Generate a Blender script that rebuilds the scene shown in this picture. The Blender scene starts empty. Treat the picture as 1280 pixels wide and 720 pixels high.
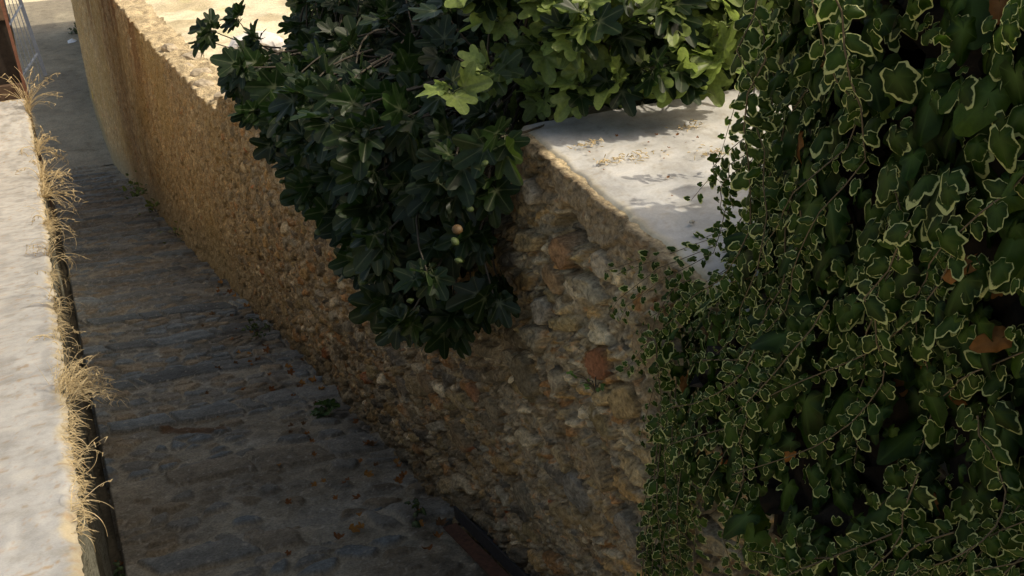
import bpy, math, random
import numpy as np
random.seed(7)
RNG = np.random.default_rng(11)
R = math.radians
S = bpy.context.scene
COL = S.collection

# ------------------------------------------------------------------ camera, sky, sun, exposure
cd = bpy.data.cameras.new('camera'); cam = bpy.data.objects.new('camera', cd); COL.objects.link(cam)
cd.sensor_width = 36.0; cd.lens = 1372 / 1280 * 36; cd.clip_start = 0.05; cd.clip_end = 2000
cam.location = (0, 0, 0); cam.rotation_euler = (R(60), 0, R(-24.5)); S.camera = cam

SUN_EL, SUN_AZ = 49.0, -24.0            # azimuth from +X towards +Y
w = bpy.data.worlds.new('World'); S.world = w; w.use_nodes = True
wn = w.node_tree.nodes; wl = w.node_tree.links
bg = wn['Background']; sky = wn.new('ShaderNodeTexSky'); sky.sky_type = 'NISHITA'; sky.sun_disc = False
sky.sun_elevation = R(SUN_EL); sky.sun_rotation = R(90 - SUN_AZ); sky.dust_density = 4.0; sky.ozone_density = 0.2; sky.air_density = 0.8
wl.new(sky.outputs[0], bg.inputs[0]); bg.inputs[1].default_value = 0.15
sd = bpy.data.lights.new('sun', 'SUN'); sd.energy = 2.0; sd.angle = R(0.5); sd.color = (1.0, 0.965, 0.955)
sun = bpy.data.objects.new('sun', sd); COL.objects.link(sun)
sun.rotation_euler = (0, R(90 - SUN_EL), R(SUN_AZ)); sun.location = (20, -4, 20)
vs = S.view_settings; vs.view_transform = 'Standard'; vs.look = 'None'; vs.exposure = 0.66; vs.gamma = 1.0
vs.use_curve_mapping = False
vs.use_white_balance = True; vs.white_balance_temperature = 7900; vs.white_balance_tint = 4   # the camera's daylight-shade white balance

# ------------------------------------------------------------------ numeric helpers
def H(ix, iy, seed):
    """integer hash -> float 0..1 (arrays)"""
    ix = np.asarray(ix).astype(np.int64); iy = np.asarray(iy).astype(np.int64)
    h = (ix * 374761393 + iy * 668265263 + seed * 1274126177) & 0xFFFFFFFF
    h = ((h ^ (h >> 13)) * 1274126177) & 0xFFFFFFFF
    h = ((h ^ (h >> 15)) * 2246822519) & 0xFFFFFFFF
    return ((h ^ (h >> 16)) & 0xFFFFFF) / float(0x1000000)
def vnoise(x, y, seed=0):
    ix = np.floor(x); iy = np.floor(y); fx = x - ix; fy = y - iy
    fx = fx * fx * (3 - 2 * fx); fy = fy * fy * (3 - 2 * fy)
    a = H(ix, iy, seed); b = H(ix + 1, iy, seed); c = H(ix, iy + 1, seed); d = H(ix + 1, iy + 1, seed)
    return (a + (b - a) * fx) * (1 - fy) + (c + (d - c) * fx) * fy
def fbm(x, y, seed=0, oct=4):
    s = 0; a = 0.5
    for k in range(oct):
        s = s + a * (vnoise(x, y, seed + k * 17) - 0.5); x = x * 2.03 + 5.1; y = y * 2.03 + 1.7; a *= 0.55
    return s * 2
def vor(u, v, cw, ch, seed, jit=0.95):
    """2-D cells: F1, F2, two cell indices"""
    x = u / cw; y = v / ch
    ix = np.floor(x); iy = np.floor(y)
    f1 = np.full(x.shape, 9.0); f2 = np.full(x.shape, 9.0); ci = np.zeros(x.shape); cj = np.zeros(x.shape)
    for dx in (-1, 0, 1):
        for dy in (-1, 0, 1):
            jx = ix + dx; jy = iy + dy
            px = jx + 0.5 + (H(jx, jy, seed) - 0.5) * jit; py = jy + 0.5 + (H(jx, jy, seed + 5) - 0.5) * jit
            d = np.sqrt((x - px) ** 2 + (y - py) ** 2)
            m = d < f1
            f2 = np.where(m, f1, np.minimum(f2, d)); f1 = np.where(m, d, f1)
            ci = np.where(m, jx, ci); cj = np.where(m, jy, cj)
    return f1, f2, ci, cj
def sst(a, b, x):
    t = np.clip((x - a) / (b - a), 0, 1); return t * t * (3 - 2 * t)
def mix(a, b, t):
    return a + (b - a) * t
def rgb(*c): return np.array(c, float)
def lerpcol(C, c, m):
    return C * (1 - m[..., None]) + np.asarray(c) * m[..., None]

# ------------------------------------------------------------------ mesh helpers
def link(o, parent=None):
    COL.objects.link(o)
    if parent is not None: o.parent = parent
    return o
def make_mesh(name, V, F, mats, attrs=None, parent=None, smooth=True, midx=None):
    """V (n,3); F list of equal-size arrays or list of index arrays"""
    me = bpy.data.meshes.new(name)
    V = np.asarray(V, dtype=np.float32)
    if not isinstance(F, list): F = [F]
    F = [np.asarray(f, dtype=np.int32) for f in F if len(f)]
    loops = np.concatenate([f.ravel() for f in F])
    starts = []; off = 0
    for f in F:
        k = f.shape[1]; starts.append(off + np.arange(len(f)) * k); off += f.size
    starts = np.concatenate(starts).astype(np.int32)
    me.vertices.add(len(V)); me.vertices.foreach_set('co', V.ravel())
    me.loops.add(len(loops)); me.loops.foreach_set('vertex_index', loops)
    me.polygons.add(len(starts)); me.polygons.foreach_set('loop_start', starts)
    if midx is not None: me.polygons.foreach_set('material_index', np.asarray(midx, dtype=np.int32))
    me.update(calc_edges=True)
    me.polygons.foreach_set('use_smooth', np.full(len(starts), bool(smooth)))
    for k, (kind, arr) in (attrs or {}).items():
        a = me.attributes.new(k, kind, 'POINT'); arr = np.asarray(arr, dtype=np.float32)
        if kind == 'FLOAT_COLOR':
            if arr.shape[1] == 3: arr = np.concatenate([arr, np.ones((len(arr), 1), np.float32)], 1)
            a.data.foreach_set('color', arr.ravel())
        elif kind == 'FLOAT_VECTOR': a.data.foreach_set('vector', arr.ravel())
        else: a.data.foreach_set('value', arr.ravel())
    for m in (mats if isinstance(mats, (list, tuple)) else [mats]): me.materials.append(m)
    me.validate()
    return link(bpy.data.objects.new(name, me), parent)
def grid_faces(n, m):
    i = np.arange(n * m).reshape(n, m)
    return np.stack([i[:-1, :-1], i[1:, :-1], i[1:, 1:], i[:-1, 1:]], -1).reshape(-1, 4)
def empty(name, loc=(0, 0, 0), rz=0):
    o = bpy.data.objects.new(name, None); COL.objects.link(o); o.location = loc; o.rotation_euler = (0, 0, rz)
    o.empty_display_size = 0.1
    return o
def tag(o, label, cat, group=None):
    o['label'] = label; o['category'] = cat
    if group: o['group'] = group
    return o
def struct(o): o['kind'] = 'structure'; return o
class MB:
    """collects boxes / tubes / ribbons for one mesh"""
    def __init__(s): s.V = []; s.Q = []; s.T = []; s.n = 0; s.A = []
    def add(s, V, Q=(), T=(), a=0.0):
        V = np.asarray(V, float); s.V.append(V)
        if len(Q): s.Q.append(np.asarray(Q, int) + s.n)
        if len(T): s.T.append(np.asarray(T, int) + s.n)
        s.A.append(np.full(len(V), a)); s.n += len(V)
    def box(s, lo, hi, a=0.0, bev=0.0):
        x0, y0, z0 = lo; x1, y1, z1 = hi
        V = [(x0, y0, z0), (x1, y0, z0), (x1, y1, z0), (x0, y1, z0), (x0, y0, z1), (x1, y0, z1), (x1, y1, z1), (x0, y1, z1)]
        s.add(V, [(0, 3, 2, 1), (4, 5, 6, 7), (0, 1, 5, 4), (1, 2, 6, 5), (2, 3, 7, 6), (3, 0, 4, 7)], a=a)
    def bar(s, p, q, wx, wy, up=(0, 0, 1), a=0.0):
        p = np.array(p, float); q = np.array(q, float); d = q - p; d /= np.linalg.norm(d)
        x = np.cross(d, up); x /= np.linalg.norm(x); y = np.cross(x, d)
        V = []
        for c in (p, q):
            for sx, sy in ((-1, -1), (1, -1), (1, 1), (-1, 1)): V.append(c + x * sx * wx / 2 + y * sy * wy / 2)
        s.add(V, [(0, 1, 2, 3), (7, 6, 5, 4), (0, 4, 5, 1), (1, 5, 6, 2), (2, 6, 7, 3), (3, 7, 4, 0)], a=a)
    def tube(s, P, r, k=6, a=0.0):
        P = np.asarray(P, float); n = len(P); r = np.broadcast_to(r, (n,))
        T = np.gradient(P, axis=0); T /= np.linalg.norm(T, axis=1)[:, None] + 1e-9
        ref = np.array([0.31, 0.52, 0.79]); X = np.cross(T, ref); X /= np.linalg.norm(X, axis=1)[:, None] + 1e-9
        Y = np.cross(T, X); an = np.linspace(0, 2 * np.pi, k, endpoint=False)
        V = P[:, None, :] + r[:, None, None] * (np.cos(an)[None, :, None] * X[:, None, :] + np.sin(an)[None, :, None] * Y[:, None, :])
        Q = []
        for i in range(n - 1):
            for j in range(k): Q.append((i * k + j, i * k + (j + 1) % k, (i + 1) * k + (j + 1) % k, (i + 1) * k + j))
        s.add(V.reshape(-1, 3), Q, a=a)
    def build(s, name, mats, parent=None, smooth=True):
        F = []
        if s.Q: F.append(np.concatenate(s.Q))
        if s.T: F.append(np.concatenate(s.T))
        return make_mesh(name, np.concatenate(s.V), F, mats, {'aa': ('FLOAT', np.concatenate(s.A))}, parent, smooth)

# ------------------------------------------------------------------ materials
def mat(name):
    m = bpy.data.materials.new(name); m.use_nodes = True
    nt = m.node_tree; b = nt.nodes['Principled BSDF']; return m, nt, b
def nd(nt, t, **k):
    n = nt.nodes.new(t)
    for a, v in k.items(): setattr(n, a, v)
    return n
def noise(nt, scale, detail=6, rough=0.6, vec=None):
    n = nd(nt, 'ShaderNodeTexNoise'); n.inputs['Scale'].default_value = scale; n.inputs['Detail'].default_value = detail
    n.inputs['Roughness'].default_value = rough
    if vec is None:
        tc = nd(nt, 'ShaderNodeTexCoord'); vec = tc.outputs['Object']
    nt.links.new(vec, n.inputs['Vector']); return n
def ramp(nt, fac, stops):
    r = nd(nt, 'ShaderNodeValToRGB'); e = r.color_ramp.elements
    while len(e) < len(stops): e.new(0.5)
    for i, (p, c) in enumerate(stops): e[i].position = p; e[i].color = (*c, 1) if len(c) == 3 else c
    nt.links.new(fac, r.inputs[0]); return r
def mixc(nt, fac, a, b, bt='MIX'):
    m = nd(nt, 'ShaderNodeMix', data_type='RGBA', blend_type=bt)
    for s, v in ((m.inputs[0], fac), (m.inputs[6], a), (m.inputs[7], b)):
        if hasattr(v, 'links') or hasattr(v, 'is_linked'): nt.links.new(v, s)
        elif isinstance(v, (int, float)): s.default_value = v
        else: s.default_value = (*v, 1)
    return m.outputs[2]
def bump(nt, b, h, strength=0.5, dist=0.01):
    n = nd(nt, 'ShaderNodeBump'); n.inputs['Strength'].default_value = strength; n.inputs['Distance'].default_value = dist
    nt.links.new(h, n.inputs['Height']); nt.links.new(n.outputs[0], b.inputs['Normal']); return n
def attr_mat(name, rough=0.9, s1=60, s2=9, amt=0.45, bstr=0.6, bdist=0.008, spec=0.3):
    """mineral surface: colour attribute broken up by fine grain"""
    m, nt, b = mat(name); a = nd(nt, 'ShaderNodeAttribute', attribute_name='col')
    n1 = noise(nt, s1, 6, 0.7); n2 = noise(nt, s2, 5, 0.6)
    r1 = ramp(nt, n1.outputs[0], [(0.25, (1 - amt,) * 3), (0.5, (1, 1, 1)), (0.78, (1 + amt,) * 3)])
    r2 = ramp(nt, n2.outputs[0], [(0.3, (0.78, 0.76, 0.72)), (0.5, (1, 1, 1)), (0.75, (1.15, 1.12, 1.06))])
    c = mixc(nt, 1.0, a.outputs['Color'], r1.outputs[0], 'MULTIPLY'); c = mixc(nt, 1.0, c, r2.outputs[0], 'MULTIPLY')
    nt.links.new(c, b.inputs['Base Color']); b.inputs['Roughness'].default_value = rough
    b.inputs['Specular IOR Level'].default_value = spec
    bump(nt, b, n1.outputs[0], bstr, bdist); return m
def plain(name, c, rough=0.8, var=0.35, scale=40, metal=0, bstr=0.3, c2=None):
    m, nt, b = mat(name); n = noise(nt, scale, 6, 0.65)
    c2 = c2 or tuple(min(1, x * (1 + var)) for x in c)
    r = ramp(nt, n.outputs[0], [(0.3, tuple(x * (1 - var) for x in c)), (0.5, c), (0.72, c2)])
    nt.links.new(r.outputs[0], b.inputs['Base Color']); b.inputs['Roughness'].default_value = rough
    b.inputs['Metallic'].default_value = metal; b.inputs['Specular IOR Level'].default_value = 0.3
    bump(nt, b, n.outputs[0], bstr, 0.004); return m
def leaf_mat(name, margin=False, trans=0.35, rough=0.45, vein=(0.3, 0.34, 0.16), veinamt=0.7, spec=0.35):
    m, nt, b = mat(name); a = nd(nt, 'ShaderNodeAttribute', attribute_name='col')
    l = nd(nt, 'ShaderNodeAttribute', attribute_name='lf'); sp = nd(nt, 'ShaderNodeSeparateXYZ'); nt.links.new(l.outputs['Vector'], sp.inputs[0])
    n = noise(nt, 70, 4, 0.6); r = ramp(nt, n.outputs[0], [(0.3, (0.7, 0.72, 0.7)), (0.7, (1.25, 1.22, 1.1))])
    c = mixc(nt, 1.0, a.outputs['Color'], r.outputs[0], 'MULTIPLY')
    mv = nd(nt, 'ShaderNodeMath', operation='MULTIPLY'); mv.inputs[1].default_value = veinamt; nt.links.new(sp.outputs[0], mv.inputs[0])
    c = mixc(nt, mv.outputs[0], c, vein)
    if margin:
        n2 = noise(nt, 48, 4, 0.6)
        ad = nd(nt, 'ShaderNodeMath', operation='ADD'); nt.links.new(sp.outputs[1], ad.inputs[0])
        sc = nd(nt, 'ShaderNodeMath', operation='MULTIPLY_ADD'); sc.inputs[1].default_value = 1.5; sc.inputs[2].default_value = -0.82
        nt.links.new(n2.outputs[0], sc.inputs[0]); nt.links.new(sc.outputs[0], ad.inputs[1])
        rr = ramp(nt, ad.outputs[0], [(0.42, (0, 0, 0)), (0.56, (1, 1, 1))])
        c = mixc(nt, rr.outputs[0], c, (0.37, 0.39, 0.17))
    nt.links.new(c, b.inputs['Base Color']); b.inputs['Roughness'].default_value = rough
    b.inputs['Specular IOR Level'].default_value = spec
    tr = nd(nt, 'ShaderNodeBsdfTranslucent'); hs = nd(nt, 'ShaderNodeHueSaturation'); hs.inputs['Value'].default_value = 2.2; hs.inputs['Saturation'].default_value = 1.05
    nt.links.new(c, hs.inputs['Color']); nt.links.new(hs.outputs[0], tr.inputs[0])
    ms = nd(nt, 'ShaderNodeMixShader'); ms.inputs[0].default_value = trans
    nt.links.new(b.outputs[0], ms.inputs[1]); nt.links.new(tr.outputs[0], ms.inputs[2])
    nt.links.new(ms.outputs[0], nt.nodes['Material Output'].inputs[0]); return m

M_WALL = attr_mat('rubble_masonry', 0.95, 55, 14, 0.75, 1.0, 0.02, 0.1)
M_LANE = attr_mat('cobbled_paving', 0.8, 60, 9, 0.6, 0.9, 0.010, 0.3)
M_RAMP = attr_mat('worn_concrete', 0.9, 22, 3, 0.5, 0.7, 0.01, 0.2)
M_SLAB = attr_mat('cement_screed', 0.9, 110, 7, 0.14, 0.3, 0.003, 0.2)
M_SOIL = attr_mat('dry_ground', 1.0, 30, 2, 0.45, 0.8, 0.02, 0.1)
M_FIG = leaf_mat('fig_leaf', trans=0.30, rough=0.45, vein=(0.20, 0.22, 0.12), veinamt=0.5, spec=0.28)
M_IVY = leaf_mat('ivy_leaf_plain', trans=0.22, rough=0.45, vein=(0.07, 0.12, 0.03), veinamt=0.75, spec=0.12)
M_IVYV = leaf_mat('ivy_leaf_variegated', margin=True, trans=0.22, rough=0.5, vein=(0.08, 0.13, 0.03), veinamt=0.4, spec=0.15)
M_DRYLEAF = leaf_mat('dry_leaf', trans=0.15, rough=0.8, vein=(0.16, 0.09, 0.04), veinamt=0.5, spec=0.1)
M_WOOD = plain('grey_bark', (0.06, 0.05, 0.036), 0.9, 0.4, 60)
M_STEM = plain('ivy_stem', (0.10, 0.075, 0.045), 0.9, 0.4, 60)
M_IVYCORE = plain('ivy_growth_and_cover', (0.016, 0.011, 0.007), 1.0, 0.6, 30, bstr=1.0)
M_STRAW = plain('straw', (0.56, 0.43, 0.24), 0.85, 0.3, 25, c2=(0.72, 0.60, 0.40))
M_RUST = plain('rusty_steel', (0.085, 0.038, 0.024), 0.8, 0.5, 35, 0.2, 0.5)
M_DARKSTEEL = plain('dark_steel', (0.035, 0.035, 0.038), 0.6, 0.4, 30, 0.3)
M_BLUESTEEL = plain('pale_blue_paint', (0.11, 0.13, 0.17), 0.5, 0.15, 20)
M_BROWNPAINT = plain('red_brown_paint', (0.17, 0.075, 0.05), 0.7, 0.3, 18)
M_FIGFRUIT = plain('fig_skin', (0.035, 0.055, 0.013), 0.6, 0.4, 25, c2=(0.07, 0.085, 0.02))
M_FIGRIPE = plain('ripe_fig_skin', (0.075, 0.042, 0.014), 0.5, 0.3, 25)
M_STONE = plain('grey_field_stone', (0.36, 0.30, 0.22), 0.9, 0.4, 18, bstr=0.8)
M_WHITEROCK = plain('white_limestone', (0.66, 0.62, 0.58), 0.9, 0.2, 14, bstr=0.6)
M_SHELL = plain('snail_shell', (0.45, 0.40, 0.33), 0.5, 0.3, 60)
M_PAPER = plain('white_paper', (0.72, 0.74, 0.78), 0.8, 0.08, 20)
M_DARKWOOD = plain('dark_timber', (0.028, 0.020, 0.015), 0.8, 0.4, 12)
M_HOUSE = plain('brown_render', (0.12, 0.075, 0.05), 0.9, 0.4, 6)
M_WEED = leaf_mat('weed_leaf', trans=0.3, rough=0.5, vein=(0.2, 0.3, 0.1), veinamt=0.4)

# ------------------------------------------------------------------ profiles of the place (metres; camera at the origin, lane runs along +Y)
SL = -0.312
def lane_z(y):
    y = np.asarray(y, float)
    return np.where(y < 32.8, -3.1 + SL * y, -3.1 + SL * 32.8 - 0.08 * (y - 32.8))
def wall_x(y):
    return np.interp(y, [0, 34, 38, 41, 47, 54.5, 62, 66], [1.75, 1.75, 1.78, 1.84, 2.15, 2.75, 3.3, 3.6])
def wall_top(y):
    return np.interp(y, [0, 3.80, 3.98, 8.7, 9.2, 10.2, 10.35, 10.7, 11.6, 12.5, 13.1, 15.9, 21, 62, 70],
                     [-1.682, -1.682, -1.98, -2.96, -3.02, -3.22, -3.55, -3.80, -4.25, -4.45, -4.55, -4.98, -5.60, -9.7, -10.5])

# ------------------------------------------------------------------ ground
gx = np.linspace(-260, 260, 60); gy = np.linspace(-60, 620, 80); GX, GY = np.meshgrid(gx, gy, indexing='ij')
GZ = np.full(GX.shape, -17.2) + fbm(GX / 30, GY / 30, 3) * 0.3
C = np.tile(rgb(0.46, 0.40, 0.27), (GX.size, 1)) * (1 + 0.4 * fbm(GX / 5, GY / 5, 9).ravel()[:, None])
struct(make_mesh('ground', np.stack([GX, GY, GZ], -1).reshape(-1, 3), grid_faces(60, 80), M_SOIL, {'col': ('FLOAT_COLOR', C)}))
# bright yard the ramp runs out into
ys = np.linspace(59.5, 120, 60); xs = np.linspace(-25, 40, 60); X, Y = np.meshgrid(xs, ys, indexing='ij')
Z = lane_z(Y) - 0.02 + 0.04 * fbm(X / 2, Y / 2, 21)
C = np.tile(rgb(0.60, 0.53, 0.38), (X.size, 1)) * (1 + 0.35 * fbm(X / 3, Y / 3, 19).ravel()[:, None])
struct(make_mesh('dirt_yard', np.stack([X, Y, Z], -1).reshape(-1, 3), grid_faces(60, 60), M_SOIL, {'col': ('FLOAT_COLOR', C)}))
# terrace behind the stone wall
ys = np.concatenate([np.linspace(3.85, 30, 180), np.linspace(30.5, 53.5, 50)]); xo = np.concatenate([np.linspace(0.30, 6, 60), np.linspace(6.5, 60, 50)])
O, Y = np.meshgrid(xo, ys, indexing='ij'); X = wall_x(Y) + O
Z = wall_top(Y) - 0.06 + 0.10 * fbm(X * 0.9, Y * 0.9, 31) + 0.05 * fbm(X * 5, Y * 5, 33) + 0.02 * np.clip(O - 1, 0, 60)
t = vnoise(X * 1.3, Y * 1.3, 35); C = lerpcol(np.tile(rgb(0.66, 0.58, 0.42), X.shape + (1,)), (0.50, 0.42, 0.28), sst(0.55, 0.8, t))
C = lerpcol(C, (0.45, 0.45, 0.2), sst(0.8, 0.95, vnoise(X * 2, Y * 2, 39)) * 0.6)
struct(make_mesh('terrace_ground', np.stack([X, Y, Z], -1).reshape(-1, 3), grid_faces(*X.shape), M_SOIL, {'col': ('FLOAT_COLOR', C.reshape(-1, 3))}))

# ------------------------------------------------------------------ cobbled lane
def lane_sheet(y0, y1, dy, dx):
    ys = np.arange(y0, y1 + dy * 0.5, dy); xs = np.arange(-0.13, 1.95, dx)
    X, Y = np.meshgrid(xs, ys, indexing='ij')
    wy = Y + 0.05 * fbm(X * 1.3, Y * 1.3, 41) * 1.5 + 0.10 * (X - 0.9)          # courses run a little askew
    wx = X + 0.05 * fbm(X * 4, Y * 4, 43); wy = wy + 0.018 * fbm(X * 6, Y * 6, 44)
    L = 1.32; k = np.floor(wy / L); t = wy / L - k                               # t=1 is the nosing (downhill edge)
    stepz = SL * (k + 0.5) * L - 3.1 + (t - 0.5) * L * (-0.255) + 0.0
    # paving in rows of differing depth
    row_edges = np.array([0.0, 0.20, 0.38, 0.58, 0.78, 1.0]); ri = np.clip(np.searchsorted(row_edges, t) - 1, 0, 4)
    nos = ri == 4
    rowid = k * 5 + ri
    wdt = np.where(nos, 0.62, 0.26 + 0.16 * H(rowid, 3, 47)); ph = H(rowid, 7, 49) * 3
    cx = (wx / wdt + ph); ce = np.floor(cx + 0.35 * (H(np.floor(cx), rowid, 51) - 0.5)); 
    # irregular polygons: cell noise with row-aligned metric
    f1, f2, ci, cj = vor(wx + ph * 0.0, wy, 0.205, 0.135, 53, 0.9)
    g1, g2, di, dj = vor(wx + H(k, 2, 3) * 5 + 0.4 * (t - .86), (t - 0.86) * L + k * 10, 0.50, 9.0, 55, 1.0)
    edge = np.where(nos, np.minimum((g2 - g1) * 0.55 * 0.5, np.minimum(t - 0.78, 1 - t) * L * 0.9), (f2 - f1) * 0.165 * 0.5)
    edge = np.where(nos, edge, np.minimum(edge, (0.78 - t) * L + 0.005))
    ida = np.where(nos, di * 7 + k * 131, ci); idb = np.where(nos, k, cj)
    r1 = H(ida, idb, 61); r2 = H(ida, idb, 63); r3 = H(ida, idb, 65)
    near = sst(9.5, 6.0, Y)                                                       # lower flight: more mortar, browner
    buried = (r3 < mix(0.12, 0.35, near)) & (~nos | (near > 0.5))
    jw = mix(0.016, 0.026, near) * (0.6 + 0.8 * vnoise(X * 6, Y * 6, 67)) * np.where(nos, 0.6, 1)
    m = sst(jw * 0.45, jw * 1.25, edge) * np.where(buried, 0.15, 1.0)
    z = stepz + m * (0.018 + 0.020 * r1) + np.where(nos, 0.008, 0) * m + 0.010 * fbm(X * 3, Y * 3, 69) + 0.006 * fbm(X * 22, Y * 22, 71, 3)
    z += m * (r2 - 0.5) * 0.05 * (wx - np.floor(wx / 0.3) * 0.3 - 0.15)
    z -= 0.06 * sst(1.45, 1.85, X) * (0.4 + 0.6 * vnoise(Y * 2, X, 73)) * 0.5
    z += np.where(X < -0.10, -0.10, 0) + 0.014 * sst(0.15, -0.02, X)
    blue = rgb(0.108, 0.122, 0.126); grey = rgb(0.165, 0.158, 0.138); brown = rgb(0.18, 0.140, 0.092); rust = rgb(0.12, 0.06, 0.035)
    C = np.tile(grey, X.shape + (1,)); C = lerpcol(C, blue, sst(0.35, 0.6, r1)); C = lerpcol(C, brown, sst(0.62, 0.75, r2) * 0.9)
    C = lerpcol(C, blue * 0.72, nos * sst(0.2, 0.35, r2) * 0.9 * (1 - 0.7 * near))
    C = C * (0.94 - 0.04 * near[..., None])
    C = C * (0.75 + 0.5 * r1[..., None])
    mort = lerpcol(np.tile(rgb(0.205, 0.182, 0.138), X.shape + (1,)), (0.23, 0.22, 0.19), sst(0.58, 0.8, vnoise(X * 3, Y * 3, 77)) * 0.6)
    mort = lerpcol(mort, (0.085, 0.082, 0.07), sst(0.5, 0.8, vnoise(X * 1.7, Y * 1.7, 79)) * (1 - near) * 0.8)
    C = C * m[..., None] + mort * (1 - m[..., None])
    C = C * 1.25; C = lerpcol(C, (0.21, 0.175, 0.125), near * 0.50 * sst(0.25, 0.65, vnoise(X * 1.5, Y * 2.5, 81)))
    far = sst(11, 18, Y); C = lerpcol(C, (0.145, 0.115, 0.08), far * 0.55 * (~nos) * sst(0.3, 0.6, vnoise(X * 1.2, Y * 2, 83)))
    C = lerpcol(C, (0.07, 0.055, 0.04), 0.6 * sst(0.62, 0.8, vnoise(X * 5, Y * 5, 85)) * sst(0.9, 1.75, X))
    if y1 > 25:                                                                   # broken cement apron at the top end
        a = sst(31.0, 32.0, Y + 1.2 * (X - 0.6) + 0.9 * fbm(X * 2, Y * 1.2, 87)); C = lerpcol(C, (0.27, 0.235, 0.18), a * 0.8)
        a2 = sst(1.35, 1.6, X + 0.15 * fbm(X, Y * 1.0, 88)) * sst(20, 24, Y); C = lerpcol(C, (0.25, 0.22, 0.17), a2 * 0.7)
    C = C * (1 + (rgb(-0.01, 0.01, 0.02))[None, None, :] * (1 - near[..., None]))
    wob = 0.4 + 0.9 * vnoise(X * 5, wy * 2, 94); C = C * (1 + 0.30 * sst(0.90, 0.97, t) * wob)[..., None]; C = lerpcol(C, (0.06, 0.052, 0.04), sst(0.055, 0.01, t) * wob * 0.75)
    pz = sst(0.075, 0.05, np.abs(Y - 7.50 + 0.6 * (X - 0.6) + 0.02 * fbm(X * 9, Y * 9, 86))) * sst(0.26, 0.22, np.abs(X - 0.60)); C = lerpcol(C, (0.11, 0.065, 0.035), pz)
    C = C * (1 + 0.34 * fbm(X * 18, Y * 18, 89) + 0.28 * fbm(X * 3, Y * 3, 90))[..., None]; C = lerpcol(C, (0.42, 0.39, 0.33), sst(0.84, 0.93, vnoise(X * 45, Y * 45, 92)) * 0.5)
    # side skirt against the gutter
    z[0, :] -= 0.22
    return X, Y, z, C
st = empty('cobbled_lane'); st['kind'] = 'structure'
for y0, y1, dy, dx in ((2.4, 12.0, 0.0125, 0.0125), (12.0, 33.0, 0.03, 0.022)):
    X, Y, Z, C = lane_sheet(y0, y1, dy, dx)
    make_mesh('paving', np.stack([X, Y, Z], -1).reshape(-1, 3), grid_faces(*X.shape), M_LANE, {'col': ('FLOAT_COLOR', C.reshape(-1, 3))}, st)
# ramp
ys = np.arange(32.6, 62.2, 0.07); f = np.linspace(0, 1, 80); Fq, Y = np.meshgrid(f, ys, indexing='ij')
X0 = np.interp(Y, [32, 40, 62], [-0.4, -0.3, -0.3]); X = X0 + (wall_x(Y) + 0.12 - X0) * Fq
Z = lane_z(Y) + 0.03 * fbm(X * 1.2, Y * 0.7, 91) + 0.004 * fbm(X * 9, Y * 9, 93) + 0.02
C = np.tile(rgb(0.30, 0.265, 0.20), X.shape + (1,)); C = C * (1 + 0.35 * fbm(X * 1.5, Y * 0.8, 95)[..., None])
C = lerpcol(C, (0.20, 0.175, 0.14), sst(0.5, 0.75, vnoise(X * 0.9, Y * 0.25, 97)) * 0.5)
C = lerpcol(C, (0.28, 0.24, 0.18), sst(34.5, 33.2, Y + 0.6 * fbm(X * 2, Y, 99)) * 0.7)
struct(make_mesh('concrete_ramp', np.stack([X, Y, Z], -1).reshape(-1, 3), grid_faces(*X.shape), M_RAMP, {'col': ('FLOAT_COLOR', C.reshape(-1, 3))}))
# soil in the gutter between lane and parapet
ys = np.linspace(2.4, 33, 500); xs = np.linspace(-0.22, -0.08, 8); X, Y = np.meshgrid(xs, ys, indexing='ij')
Z = lane_z(Y) - 0.075 + 0.05 * sst(8, 12, Y) + 0.03 * fbm(X * 20, Y * 4, 101)
C = np.tile(rgb(0.09, 0.075, 0.05), X.shape + (1,)) * (1 + 0.5 * fbm(X * 30, Y * 6, 103)[..., None])
struct(make_mesh('gutter', np.stack([X, Y, Z], -1).reshape(-1, 3), grid_faces(*X.shape), M_SOIL, {'col': ('FLOAT_COLOR', C.reshape(-1, 3))}))

# ------------------------------------------------------------------ rubble wall on the right
STONES = [  # hand-placed larger stones: y, z, half length, half height, tilt, colour, relief
    (3.32, -2.00, .070, .062, 0.5, (.33, .175, .085), .045), (3.00, -2.32, .060, .080, 0.9, (.34, .135, .065), .040), (3.66, -2.79, .105, .085, 0.5, (.19, .155, .10), .040),
    (3.40, -2.16, .075, .045, 0.2, (.36, .22, .11), .035), (2.96, -2.79, .105, .035, 1.0, (.33, .25, .15), .060), (3.19, -3.11, .100, .080, 0.3, (.20, .185, .155), .035),
    (3.60, -1.86, .055, .045, 0.3, (.50, .43, .33), .045), (3.51, -2.37, .060, .070, 0.7, (.46, .40, .31), .030), (2.79, -2.36, .070, .090, 0.8, (.36, .25, .12), .045),
    (3.01, -1.90, .060, .050, 0.2, (.42, .34, .24), .040), (3.90, -2.48, .075, .055, 0.4, (.27, .21, .13), .035), (2.66, -2.05, .080, .055, 0.3, (.30, .21, .12), .045),
    (4.64, -3.85, .100, .060, 0.4, (.26, .18, .10), .040), (4.05, -3.25, .085, .050, 0.5, (.30, .23, .14), .045), (3.75, -3.60, .110, .070, 0.2, (.22, .18, .12), .045),
    (4.30, -3.30, .060, .045, 0.2, (.36, .17, .085), .035), (2.75, -2.95, .080, .055, 0.5, (.25, .22, .17), .045), (5.1, -3.75, .080, .050, 0.3, (.30, .20, .11), .040),
    (3.35, -2.62, .055, .040, 0.6, (.40, .32, .21), .040), (5.6, -4.1, .09, .06, 0.2, (.22, .18, .13), .045), (4.5, -2.95, .07, .05, 0.4, (.40, .33, .23), .035)]
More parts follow.
